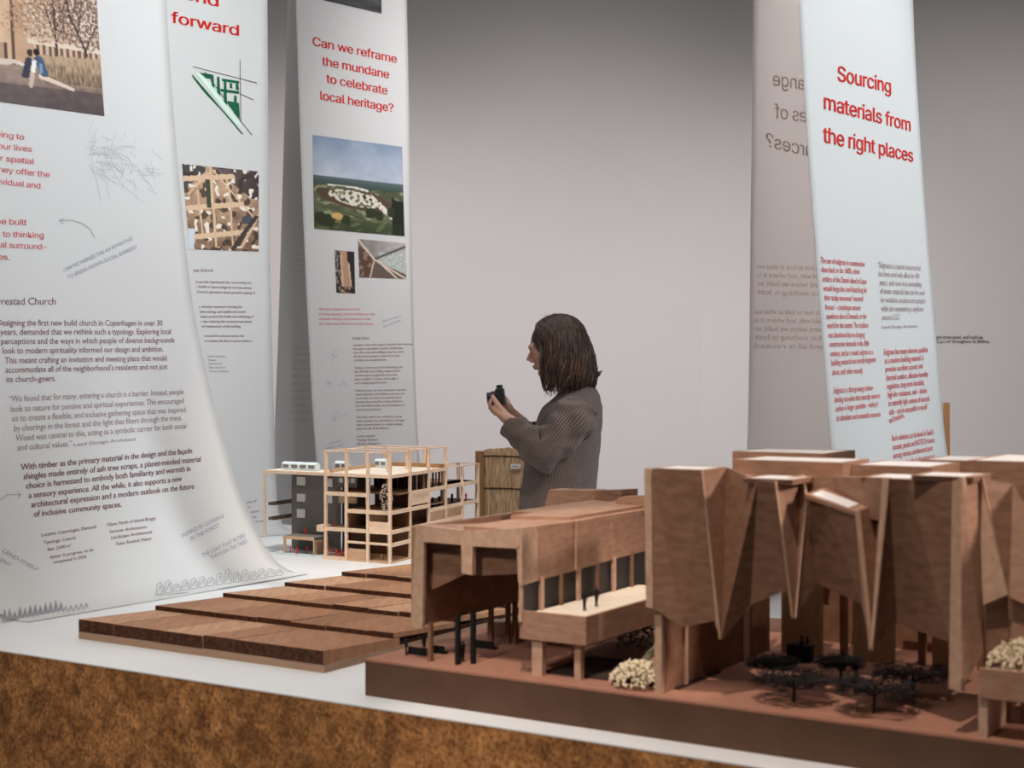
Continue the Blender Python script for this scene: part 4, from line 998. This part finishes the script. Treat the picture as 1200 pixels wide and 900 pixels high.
# edge beams
def beam_p(z, p0, p1, q=0, th=.006): return fbox(p0, p1, q-.0035, q+.0035, z-th, z, 'beam', 'pine')
def beam_q(z, q0, q1, p=0, th=.006): return fbox(p-.0035, p+.0035, q0, q1, z-th, z, 'beam', 'pine')
beam_p(RT, 0, .253, 0, .010); beam_q(RT, 0, .43, 0, .010)
for z, a, b in ((1.112, .085, .253), (1.061, 0, .17), (1.001, 0, .253), (.962, 0, .17)): beam_p(z, a, b, 0, .012 if z > .97 else .007)
for z, a, b in ((1.112, .145, .72), (1.061, 0, .29), (1.001, 0, .145), (1.045, .29, .72), (1.001, .145, .575), (.962, 0, .145)): beam_q(z, a, b, 0, .012)
beam_p(RL, 0, .253, 0, .003); beam_q(RL, 0, .43, 0, .003); beam_p(RL, 0, .253, .145, .003); beam_p(RL, 0, .253, .29, .003); beam_p(RL, 0, .253, .43, .003); beam_q(RL, 0, .43, .253, .003); beam_q(RL, 0, .43, .085, .003)
beam_q(RT, .43, .72, 0, .003); beam_p(RT, 0, .085, .575, .003); beam_p(RT, 0, .085, .72, .003); beam_q(RT, .43, .72, .085, .003)
# floors
fbox(0, .253, 0, .43, RT-.008, RT-.001, 'roof_plate', 'pine_white')
fbox(.0, .25, .42, .432, RT, RT+.012, 'roof_upstand', 'oak'); fbox(.245, .253, .02, .42, RT, RT+.010, 'roof_upstand', 'pine_mid')
fbox(.0, .253, .06, .72, 1.106, 1.110, 'floor_plate', 'pine_dark'); fbox(0, .17, .0, .43, 1.055, 1.059, 'floor_plate', 'pine_dark')
fbox(.0, .17, .43, .72, 1.039, 1.043, 'floor_plate', 'pine_dark'); fbox(.0, .253, .0, .575, .995, .999, 'floor_plate', 'pine_dark')
fbox(0, .085, .43, .72, 1.106, 1.110, 'deck_plate', 'pine_white')
# infill panels and inner walls
fbox(.003, .082, .0, .003, 1.001, 1.026, 'infill_panel', 'pine'); fbox(-.001, .002, .150, .286, 1.066, 1.104, 'infill_panel', 'pine')
fbox(.003, .083, .004, .007, .905, .948, 'infill_panel', 'pine_mid') if False else None
fbox(.088, .167, .003, .006, .905, .938, 'infill_panel', 'pine_mid')
fbox(.0, .253, .155, .158, .905, .995, 'inner_wall', 'pine_dark'); fbox(.0, .17, .14, .143, .999, 1.055, 'inner_wall', 'pine_dark')
fbox(.0, .17, .20, .203, 1.059, 1.106, 'inner_wall', 'pine_dark'); fbox(.0, .2, .26, .263, 1.110, 1.163, 'inner_wall', 'pine_dark')
fbox(.168, .171, .01, .15, .999, 1.055, 'inner_wall', 'pine_mid'); fbox(.084, .087, .0, .14, .999, 1.055, 'inner_wall', 'pine_mid')
fbox(.002, .005, .30, .42, 1.0, 1.04, 'infill_panel', 'pine_mid'); fbox(.003, .006, .43, .57, .96, 1.04, 'infill_panel', 'pine_mid')
fbox(.08, .083, .30, .57, .96, 1.04, 'inner_wall', 'pine_mid')
for k in range(11):
    q = .15+k*.026; fbox(.004, .008, q, q+.009, 1.112, 1.162, 'slat', 'black' if k % 2 else 'pine_dark')
for k in range(9):
    p = .01+k*.026; fbox(p, p+.010, .25, .255, 1.112, 1.160, 'slat', 'black')
for k in range(5): q = .31+k*.055; fbox(.02, .026, q, q+.008, 1.043, 1.075, 'slat', 'black')
fbox(.175, .25, .08, .084, 1.120, 1.155, 'window_band', 'grey_card'); fbox(.175, .25, .08, .084, 1.07, 1.09, 'window_band', 'pine_mid')
for k in range(3): fbox(.182+k*.024, .198+k*.024, .077, .080, 1.135, 1.150, 'pane', 'skylight')
fbox(.255, .258, .12, .30, .905, 1.165, 'inner_wall', 'grey_card')
# leafy decoration on the corner
random.seed(9); mb = MB()
for k in range(150):
    z = 1.06+random.random()*.085; r = .012*math.sin((z-1.055)/.095*3.1)+.004; an = random.random()*6.28
    c = FM(.012, -.004, z)+V((math.cos(an)*r*1.2, math.sin(an)*r, 0)); a = V((random.gauss(0,1), random.gauss(0,1), random.gauss(0,1))).normalized()*.0028; b = a.orthogonal().normalized()*.0018
    mb.add([c+a, c+b, c-a, c-b], [(0,1,2,3)])
mb.build('paper_plant', M['deck'], frm, kind='stuff')
# left wing: dark gallery with windows
wing = fbox(.253, .46, .10, .104, .907, RT-.006, 'wing_wall', 'grey_card')
for z0, z1, pl in ((1.118, 1.145, (.40, .285)), (1.065, 1.09, (.40, .285)), (1.012, 1.04, (.40,))):
    for p in pl: fbox(p, p+.035, .096, .0995, z0, z1, 'window_opening', 'skylight', wing)
fbox(.253, .475, -.004, .0, RT-.010, RT, 'beam', 'pine') if False else fbox(.253, .513, -.003, .002, RT-.010, RT, 'beam', 'pine')
fbox(.253, .513, .0, .12, RT-.003, RT-.001, 'wing_roof', 'pine_white')
fbox(.505, .513, -.004, .004, .962, RT, 'post', 'pine')
fbox(.476, .482, .0, .40, 1.052, 1.064, 'acrylic_floor', 'acrylic') if False else None
for z in (1.058, 1.010):
    mb = MB(); a_ = FM(.487, .0, z); d_ = V((.40, .93, 0)).normalized()
    mb.box(a_, d_*.30, V((-.005, 0, 0)), V((0,0,.010))); mb.box(a_, d_*.30, FA*-.02, V((0,0,.002))); mb.build('acrylic_walkway', M['acrylic'], frm)
fbox(.30, .43, .0, .10, .958, .962, 'lower_roof', 'grey_card'); fbox(.30, .43, -.002, .002, .953, .963, 'beam', 'pine_mid'); fbox(.30, .304, -.002, .1, .907, .953, 'lower_wall', 'pine_mid'); fbox(.42, .43, .0, .004, .907, .953, 'post', 'pine_mid')
fbox(.255, .285, -.01, .04, .985, 1.005, 'box_balcony', 'pine')
# greenhouses on the wing roof
def shed(p0, p1, q0, z, hh, n):
    o = fbox(p0, p1, q0, q0+.03, z, z+hh, 'glasshouse', 'ice')
    mb = MB(); mb.prism([FM(p0, q0, z+hh), FM(p0, q0+.03, z+hh), FM(p0, q0+.015, z+hh+.007)], FA*(p1-p0)); mb.build('shed_roof', M['ice'], o)
    w_ = (p1-p0)/n
    for k in range(n): fbox(p0+w_*(k+.18), p0+w_*(k+.86), q0-.0015, q0+.0, z+hh*.35, z+hh*.9, 'pane', 'grey_card', o)
shed(.325, .47, .05, RT, .019, 4); shed(.262, .315, .16, RT, .020, 2); shed(.20, .25, .34, RT, .02, 2)
# red figures and chairs
for p, q, z in ((.40, .0, .907), (.37, -.005, .907), (.35, .03, .907), (.20, .02, .907), (.215, .01, .907), (.23, .03, .907), (.192, .03, .907), (.24, .01, .907), (.235, .03, .999), (.19, .03, .999), (.37, .05, .962)):
    figure(FM(p, q, z), .024, 'red', frm, p*40, 'figure')
figure(FM(-.0+.01, .63, 1.043), .030, 'red', frm, 1)
for p, q in ((.03, .02), (.055, .03)): 
    mb = MB(); c = FM(p, q, .905); mb.box(c, FA*.014, FBv*.014, V((0,0,.002))) ; mb.tube([c, c+V((0,0,.018)), c+FA*.014+V((0,0,.018)), c+FA*.014], .0007, 4); mb.tube([c+FBv*.014, c+FBv*.014+V((0,0,.018))], .0007, 4)
    mb.build('wire_chair', M['pine_mid'], frm)

# ------------------------------------------------------------------ reed panels
def reed_panel(px0, px1, pytop, Y, label, tagit=True, curved=.03):
    A = atY(px0, pytop, Y); B = atY(px1, pytop, Y); H = A.z; wd = B.x-A.x
    r = thing('reed_panel', label, 'sample panel', (A.x+wd/2, Y, 0))
    mb = MB(); mb.bx(A.x, A.x+.036, Y-.02, Y+.02, .03, H-.006); mb.build('side_post', M['oak'], r)
    mb = MB(); mb.bx(A.x-.05, B.x+.05, Y-.15, Y+.15, 0, .03); mb.build('foot_board', M['oak'], r)
    # bundle of reeds, each band of stems bulging slightly
    n = 60; prs = []; zs = [.03+ (H-.03)*k/14 for k in range(15)]
    random.seed(int(px0)); mb = MB()
    for i in range(n):
        x = A.x+.036+(wd-.036)*(i+.5)/n; u_ = (i+.5)/n; y = Y-curved*math.sin(math.pi*u_)+random.uniform(-.002, .002)
        top = H+.012*math.sin(math.pi*u_)+random.uniform(-.003, .003)
        mb.tube([(x, y, .03), (x+random.uniform(-.002, .002), y, top*.5), (x, y, top)], (wd-.036)/n*.72, 6)
    mb.build('reed_stems', M['reed'], r, kind='stuff')
    for z in (H-.027, H-.165, H-.31, H-.46, .5, .35, .2):
        pts = [(A.x+.036+(wd-.036)*k/10, Y-curved*math.sin(math.pi*k/10)-.0055, z+.002*math.sin(k)) for k in range(11)]
        mb = MB(); mb.tube(pts, .0022, 5); mb.build('twine', M['twine'], r)
    if tagit:
        c = atY(604, 546.5, Y-.045); mb = MB(); mb.box(c-V((.022, 0, .011)), (.044,0,0), (0,.002,0), (0,0,.022)); lb = mb.build('paper_label', M['label'], r)
        mb = MB(); mb.bx(c.x-.014, c.x+.012, c.y-.001, c.y, c.z-.002, c.z+.001); mb.build('label_line', M['ink_quote'], lb)
    return r
reed_panel(557, 672, 527, 6.1, 'tall panel of bound reeds with oak edge behind the woman')
A = atY(1062, 472, 8.2); B = atY(1112, 472, 8.2)
r = thing('reed_panel', 'upright brown oak panel mostly hidden behind the right banner', 'sample panel', ((A.x+B.x)/2, 8.2, 0))
mb = MB(); mb.bx(B.x-.034, B.x, 8.18, 8.22, 0, A.z); mb.build('side_post', M['oak'], r)
mb = MB(); mb.bx(A.x, B.x-.034, 8.19, 8.21, 0, A.z-.004); mb.build('panel_board', M['reed'], r)
mb = MB(); mb.bx(A.x-.04, B.x+.04, 8.06, 8.34, 0, .02); mb.build('foot_board', M['oak'], r) if False else None

# ------------------------------------------------------------------ the woman
YW = 5.24; SCW = F/YW
def P(px, py, dy=0.0): return V(((px-600)/SCW, YW+dy, CZ+(450-py)/SCW))
def PZ(px, z, dy=0.0): return V(((px-600)/SCW, YW+dy, z))
per = thing('person', 'woman with shoulder length brown hair in a grey ribbed sweater photographing', 'person', (P(660, 600).x, YW, 0))
body = MB()
hrot = Matrix.Rotation(math.radians(14), 3, 'Y') @ Matrix.Identity(3)
hc = P(648, 403)
hr = Matrix.Rotation(math.radians(-16), 3, 'Y')     # bow forward (towards -X)
def Hd(f, s, u): return hc + hr @ V((-f, s, u))     # forward, side, up in head space
body.ball(Hd(-.008, 0, .004), (.091, .074, .082), 16, 20, hr)
body.ball(Hd(.028, 0, -.045), (.058, .056, .072), 14, 18, hr)
body.ball(Hd(.060, 0, -.092), (.024, .026, .020), 10, 12, hr)      # chin
body.ball(Hd(.076, 0, .010), (.016, .05, .014), 8, 12, hr)         # brow
for s in (-1, 1):
    body.ball(Hd(.062, s*.030, -.035), (.022, .022, .022), 8, 12, hr)   # cheeks
    body.ball(Hd(.070, s*.030, -.008), (.013, .015, .010), 8, 10, hr)   # eyelids
    body.ball(Hd(-.004, s*.073, -.02), (.016, .008, .028), 8, 10, hr)   # ears
    body.tube([Hd(.004, s*.050, -.065), Hd(.05, s*.022, -.092)], [.016, .013], 8)
body.tube([Hd(.078, 0, .0), Hd(.094, 0, -.020), Hd(.104, 0, -.036)], [.007, .009, .0105], 8)
for s in (-1, 1): body.ball(Hd(.091, s*.011, -.040), (.010, .008, .007), 6, 8, hr)
body.ball(Hd(.083, 0, -.060), (.011, .021, .006), 6, 10, hr); body.ball(Hd(.081, 0, -.070), (.011, .018, .006), 6, 10, hr)
body.tube([Hd(-.02, 0, -.06), P(667, 440), P(674, 460), P(676, 475)], [.050, .052, .056, .075], 14)
# torso under the sweater
body.tube([P(676, 468), P(672, 490), P(664, 525), P(660, 565), P(660, 600), PZ(660, .90), PZ(660, .84)], [(.05, .12), (.078, .140), (.09, .14), (.09, .125), (.10, .15), (.11, .165), (.09, .15)], 20, up=(1, 0, 0))
for s in (-1, 1):
    body.tube([PZ(660, .90, s*.085), PZ(658, .70, s*.09), PZ(655, .48, s*.085), PZ(662, .30, s*.085), PZ(664, .09, s*.085)], [.088, .078, .055, .052, .038], 14)
    body.tube([PZ(670, .06, s*.085), PZ(650, .045, s*.09), PZ(610, .025, s*.095)], [.04, .036, .026], 12)
shN, elN, wrN = P(675, 484, -.165), P(636, 534, -.185), P(597, 492, -.10)
shF, elF, wrF = P(668, 484, .165), P(640, 536, .17), P(617, 500, .045)
body.tube([shN, shN.lerp(elN, .5), elN, elN.lerp(wrN, .5), wrN], [.042, .042, .038, .034, .025], 14)
body.tube([shF, shF.lerp(elF, .5), elF, elF.lerp(wrF, .5), wrF], [.042, .042, .038, .034, .025], 14)
body.tube([P(668, 484, -.06), shN], [.048, .042], 14); body.tube([P(668, 484, .06), shF], [.048, .042], 14)
def chain(pts, rs): body.tube(pts, rs, 10); [body.ball(p, r*1.02, 6, 8) for p, r in zip(pts[1:], rs[1:])]
# near hand: palm below, thumb up along the camera's back, fingers round the lens
pn = P(587, 484, -.075)
body.tube([wrN, P(592, 488, -.085), P(586, 482, -.07), P(581, 478, -.06)], [(.023, .026), (.020, .034), (.018, .040), (.014, .036)], 14)
chain([P(590, 484, -.095), P(585, 476, -.095), P(581, 470, -.088), P(577.5, 464.5, -.078)], [.0125, .0115, .0100, .0085])
for k, (ex, ey, dy) in enumerate(((575, 474, -.055), (575.5, 478, -.045), (577.5, 481.5, -.032), (580.5, 483.5, -.02))):
    b0 = P(586-k*.2, 482+k*1.2, -.085+k*.016)
    chain([b0, P(578.5+k*.7, 481+k*1.0, -.078+k*.012), P(ex-.8, ey-.5, dy-.008), P(ex+.8, ey-6.0+k*.8, dy+.014)], [.0098, .0092, .0086, .0072])
# far hand holding the right side of the body
body.tube([wrF, P(608, 491, .045), P(600, 484, .045), P(595, 479, .045)], [(.023, .026), (.018, .032), (.016, .038), (.012, .034)], 14)
chain([P(604, 486, .02), P(599, 479, .012), P(595.5, 473, .012), P(594.5, 469, .018)], [.0115, .0105, .0095, .008])
for k in range(4):
    chain([P(597-k*.3, 481-k*1.5, .050), P(592-k*.2, 476-k*3.2, .064), P(585, 472-k*3.4, .068), P(582.5, 470-k*3.4, .052)], [.0098, .009, .0084, .0072])
bo = body.build('body', M['skin'], per, smooth=True)
rm = bo.modifiers.new('remesh', 'REMESH'); rm.mode = 'VOXEL'; rm.voxel_size = .0033; rm.use_smooth_shade = True
sm = bo.modifiers.new('smooth', 'SMOOTH'); sm.factor = .5; sm.iterations = 3
# eye, brow and lips
fm = MB()
for s in (-1, 1): fm.tube([Hd(.079, s*.018, .010), Hd(.078, s*.030, .015), Hd(.066, s*.046, .012)], [.0025, .003, .002], 6)
fm.build('eyebrows', M['hair'], per, smooth=True)
fm = MB()
for s in (-1, 1): fm.tube([Hd(.078, s*.020, -.013), Hd(.079, s*.030, -.016), Hd(.071, s*.042, -.013)], [.0014, .0018, .0012], 6)
fm.build('eyelashes', M['black'], per, smooth=True)
fm = MB(); fm.ball(Hd(.0905, 0, -.061), (.005, .019, .0042), 6, 10, hr); fm.ball(Hd(.0885, 0, -.069), (.005, .016, .0045), 6, 10, hr); fm.build('lips', M['lip'], per, smooth=True)
# hair: cap, hanging volume, strands
hv = MB()
hv.ball(Hd(-.020, 0, .008), (.100, .086, .088), 18, 22, hr)
hv.tube([P(655, 398, .0), P(660, 412), P(664, 426), P(667, 436), P(668, 444)], [(.075, .080), (.088, .086), (.086, .088), (.080, .086), (.055, .07)], 22, up=(1, 0, 0))
ho = hv.build('hair', M['hair'], per, smooth=True)
rm = ho.modifiers.new('remesh', 'REMESH'); rm.mode = 'VOXEL'; rm.voxel_size = .006; rm.use_smooth_shade = True
random.seed(17)
st = MB()
for i in range(620):
    side = -1 if i % 3 else 1
    phi = math.radians(random.uniform(62, 180)); lay = random.uniform(1.0, 1.075)
    d0 = V((random.uniform(-.45, .72), side*random.uniform(0, .10), 1)).normalized()
    d1 = V((math.cos(phi), side*math.sin(phi), -.05)).normalized()
    pts = []; ph = random.random()*6.28; wv = random.uniform(.003, .012)
    for k in range(7):
        t = k/6*.93+.0; d = (d0*math.sin((1-t)*1.35)+d1*math.sin(t*1.35)).normalized()
        pts.append(Hd(-.020+d.x*.102*lay, d.y*.090*lay, .008+d.z*.089*lay))
    e = pts[-1]; zt_ = 1.437+random.uniform(-.026, .030) - (.014 if math.degrees(phi) < 85 else 0)
    out = V((-(math.cos(phi))*.031+.003, side*math.sin(phi)*.020, 0))
    if math.degrees(phi) < 90: out += V((.018, 0, 0))
    for k in range(1, 8):
        t = k/7; p = V((e.x, e.y, e.z+(zt_-e.z)*t)) + out*math.sin(t*1.9) + V((math.sin(t*7+ph)*wv*(.4+t), math.cos(t*6+ph)*wv*(.4+t), 0))
        if t > .8: p += V(((-e.x+hc.x+.05)*.10*(t-.8)*5*random.random(), 0, 0))
        pts.append(p)
    r = random.uniform(.0022, .0044)
    st.tube(pts, [r*.5, r*.8]+[r]*8+[r*.95, r*.8, r*.55, r*.15], 5, flat=.6, m=int(random.random() < .3))
# flick at the back and front locks
for i in range(9):
    st.tube([P(684, 418+i, -.05+i*.008), P(690, 432+i*.5, -.05+i*.008), P(695, 440+i*.6, -.045+i*.008), P(701, 441-i*.5, -.045+i*.008), P(705-i*.6, 434+i*.2, -.045+i*.008)], [.003, .003, .0028, .0024, .0008], 5)
for i in range(14):
    x = 634+i*.7; st.tube([P(632+i*.4, 405, -.078), P(632.5+i*.5, 425, -.086), P(x-1, 442+i*.3, -.088), P(x+1+math.sin(i)*2, 452+i*.5, -.086), P(x+3, 459-i*.2, -.082)], [.0026, .003, .003, .0024, .0008], 5)
for i in range(0):   # fringe swept from the forehead
    s = -1 if i % 2 else 1
    st.tube([Hd(.062-i*.003, 0, .088), Hd(.088-i*.003, s*(.012+i*.002), .062), Hd(.070-i*.001, s*(.050+i*.001), .030), Hd(.040, s*.076, .0), P(633, 418, s*.080)], [.003, .005, .0055, .005, .002], 6)
for i in range(10):   # fly-aways
    a = random.uniform(1.0, 2.6); p0 = hc+V((-math.cos(a)*.095, random.uniform(-.03, .03), math.sin(a)*.095)); d = (p0-hc).normalized()
    st.tube([p0-d*.01, p0+d*.012+V((.004, 0, .003)), p0+d*.02+V((.012, 0, -.002))], [.0006, .0005, .0003], 4)
so = st.build('hair_strands', [M['hair'], M['hair2']], ho, smooth=True, kind='stuff')

# sweater: torso and sleeves, rings carry the rib UVs
def garment(rings_def, name, ribs, parent, wrinkle=0, seed=0, K=96, capt=False):
    """rings_def: (centre, axis_a vec, axis_b vec)"""
    n = 46; mb = MB(); rings = []
    def samp(t):
        x = t*(len(rings_def)-1); i = min(int(x), len(rings_def)-2); f = x-i
        def cr(k):
            g = lambda j: rings_def[max(0, min(len(rings_def)-1, j))][k]
            p0, p1, p2, p3 = g(i-1), g(i), g(i+1), g(i+2)
            return .5*((2*p1)+(p2-p0)*f+(2*p0-5*p1+4*p2-p3)*f*f+(3*p1-p0-3*p2+p3)*f**3)
        return cr(0), cr(1), cr(2)
    for j in range(n+1):
        c, a, b = samp(j/n); ring = []
        for k in range(K):
            q = 2*math.pi*k/K; p = c+a*math.cos(q)+b*math.sin(q)
            d = (p-c).normalized()
            if wrinkle: p += d*wrinkle*(noise.noise(p*22+V((seed, 0, 0)))*.8+noise.noise(V((p.x*10, p.y*10, p.z*38+seed)))*.8)
            ring.append(p)
        rings.append(ring)
    b0 = len(mb.v); mb.loft(rings, capt, 0, True)
    for f, uvs in mb.uv.items(): mb.uv[f] = [(u*ribs, v/n) for u, v in uvs]
    o = mb.build(name, M['knit'], parent, smooth=True)
    so_ = o.modifiers.new('thick', 'SOLIDIFY'); so_.thickness = .004; so_.offset = -1
    return o
def R(px, py, dy, ra, rb, tilt=0, z=None):
    c = P(px, py, dy) if z is None else PZ(px, z, dy)
    return (c, V((math.cos(tilt)*ra, 0, math.sin(tilt)*ra)), V((0, rb, 0)))
sw = garment([R(672, 451, 0, .052, .056, .35), R(673, 457, 0, .064, .080, .30), R(672, 465, 0, .088, .132, .22), R(670, 476, 0, .106, .178, .12),
              R(667, 492, 0, .118, .190, .05), R(663, 512, 0, .126, .186), R(659, 535, 0, .132, .182), R(656, 560, 0, .134, .180), R(653, 585, 0, .136, .182),
              R(653, 605, 0, .138, .186), R(653, 0, 0, .140, .190, 0, .86), R(653, 0, 0, .138, .188, 0, .80)], 'sweater', 110, per, .004, 3, 140)
def sleeve(sh, el, wr, dyside, wid=1.0):
    ax1 = (el-sh).normalized(); ax2 = (wr-el).normalized(); Yv = V((0, 1, 0))
    def ring(c, ax, ra, rb):
        a = ax.cross(Yv).normalized(); b = ax.cross(a).normalized(); return (c, a*ra, b*rb)
    axm = (ax1+ax2).normalized() if (ax1+ax2).length > .2 else ax1
    return [ring(sh-ax1*.045, ax1, .045, .035), ring(sh-ax1*.02, ax1, .068, .055), ring(sh+ax1*.02, ax1, .078, .064), ring(sh.lerp(el, .4), ax1, .072, .062), ring(sh.lerp(el, .75), ax1, .066, .060),
            ring(el+ax1*.002-ax2*.0, axm, .066, .058), ring(el.lerp(wr, .22)+ax1*.004, ax2, .060, .056), ring(el.lerp(wr, .5), ax2, .054, .052), ring(el.lerp(wr, .8), ax2, .049, .047), ring(el.lerp(wr, .97), ax2, .042, .042)]
sl = garment(sleeve(shN, P(638, 529, -.185), P(595, 496, -.10), -1), 'sleeve', 46, sw, .016, 11, 96)
sl2 = garment(sleeve(shF, P(642, 531, .17), P(622, 505, .06), 1), 'sleeve', 46, sw, .007, 31, 96)
cf = MB()
tr_ = garment
tm = MB()
for s in (-1, 1): tm.tube([PZ(657, .88, s*.08), PZ(656, .70, s*.092), PZ(654, .48, s*.09), PZ(660, .30, s*.09), PZ(662, .10, s*.09)], [.112, .10, .082, .078, .075], 18)
tm.build('trousers', M['trouser'], per, smooth=True)
for s in (-1, 1):
    tm = MB(); tm.tube([PZ(676, .055, s*.088), PZ(660, .055, s*.088), PZ(635, .045, s*.092), PZ(604, .032, s*.096)], [(.045, .036), (.053, .042), (.044, .045), (.030, .036)], 14, up=(0, 0, 1)); tm.build('shoe', M['shoe'], per, smooth=True)

# compact camera in her hands
cc = P(586.5, 463, -.01)
cam_o = thing('compact_camera', 'small black camera held up in the woman’s hands', 'camera', cc)
tl = Matrix.Rotation(math.radians(-7), 3, 'Y')
def CB(x, y, z): return cc + tl @ V((x, y, z))
def cbox(x0, x1, y0, y1, z0, z1, name, mat, par, bev=.003):
    mb = MB(); mb.box(CB(x0, y0, z0), tl @ V((x1-x0, 0, 0)), V((0, y1-y0, 0)), tl @ V((0, 0, z1-z0))); o = mb.build(name, M[mat], par)
    if bev: b = o.modifiers.new('b', 'BEVEL'); b.width = bev; b.segments = 2
    return o
cb_ = cbox(-.017, .015, -.062, .058, -.036, .026, 'camera_body', 'cam', cam_o, .005)
cbox(-.012, .012, -.020, .018, .026, .038, 'viewfinder_hump', 'cam', cam_o, .004)
cbox(.0152, .0175, -.044, .040, -.028, .022, 'screen', 'camglass', cam_o, 0)['label'] = 'pale blue lit screen'
mb = MB(); mb.tube([CB(-.016, -.012, -.008), CB(-.032, -.012, -.008), CB(-.034, -.012, -.008), CB(-.050, -.012, -.008)], [.026, .026, .023, .023], 24); ln = mb.build('lens', M['cam'], cam_o)
mb = MB(); mb.tube([CB(-.0501, -.012, -.008), CB(-.0512, -.012, -.008)], .017, 20); mb.build('lens_glass', M['camglass'], ln)
mb = MB(); mb.tube([CB(0, -.04, .026), CB(0, -.04, .033)], .009, 16); mb.build('dial', M['cam'], cam_o)
mb = MB(); mb.tube([CB(.01, .06, -.02), P(600, 480, .085), P(604, 492, .06), P(608, 494, -.02), P(614, 494.5, -.03), P(621, 498, -.03), P(623, 504, .0), P(619, 508, .03)], .0045, 6, flat=.5); mb.build('strap', M['strap'], cam_o, smooth=True)
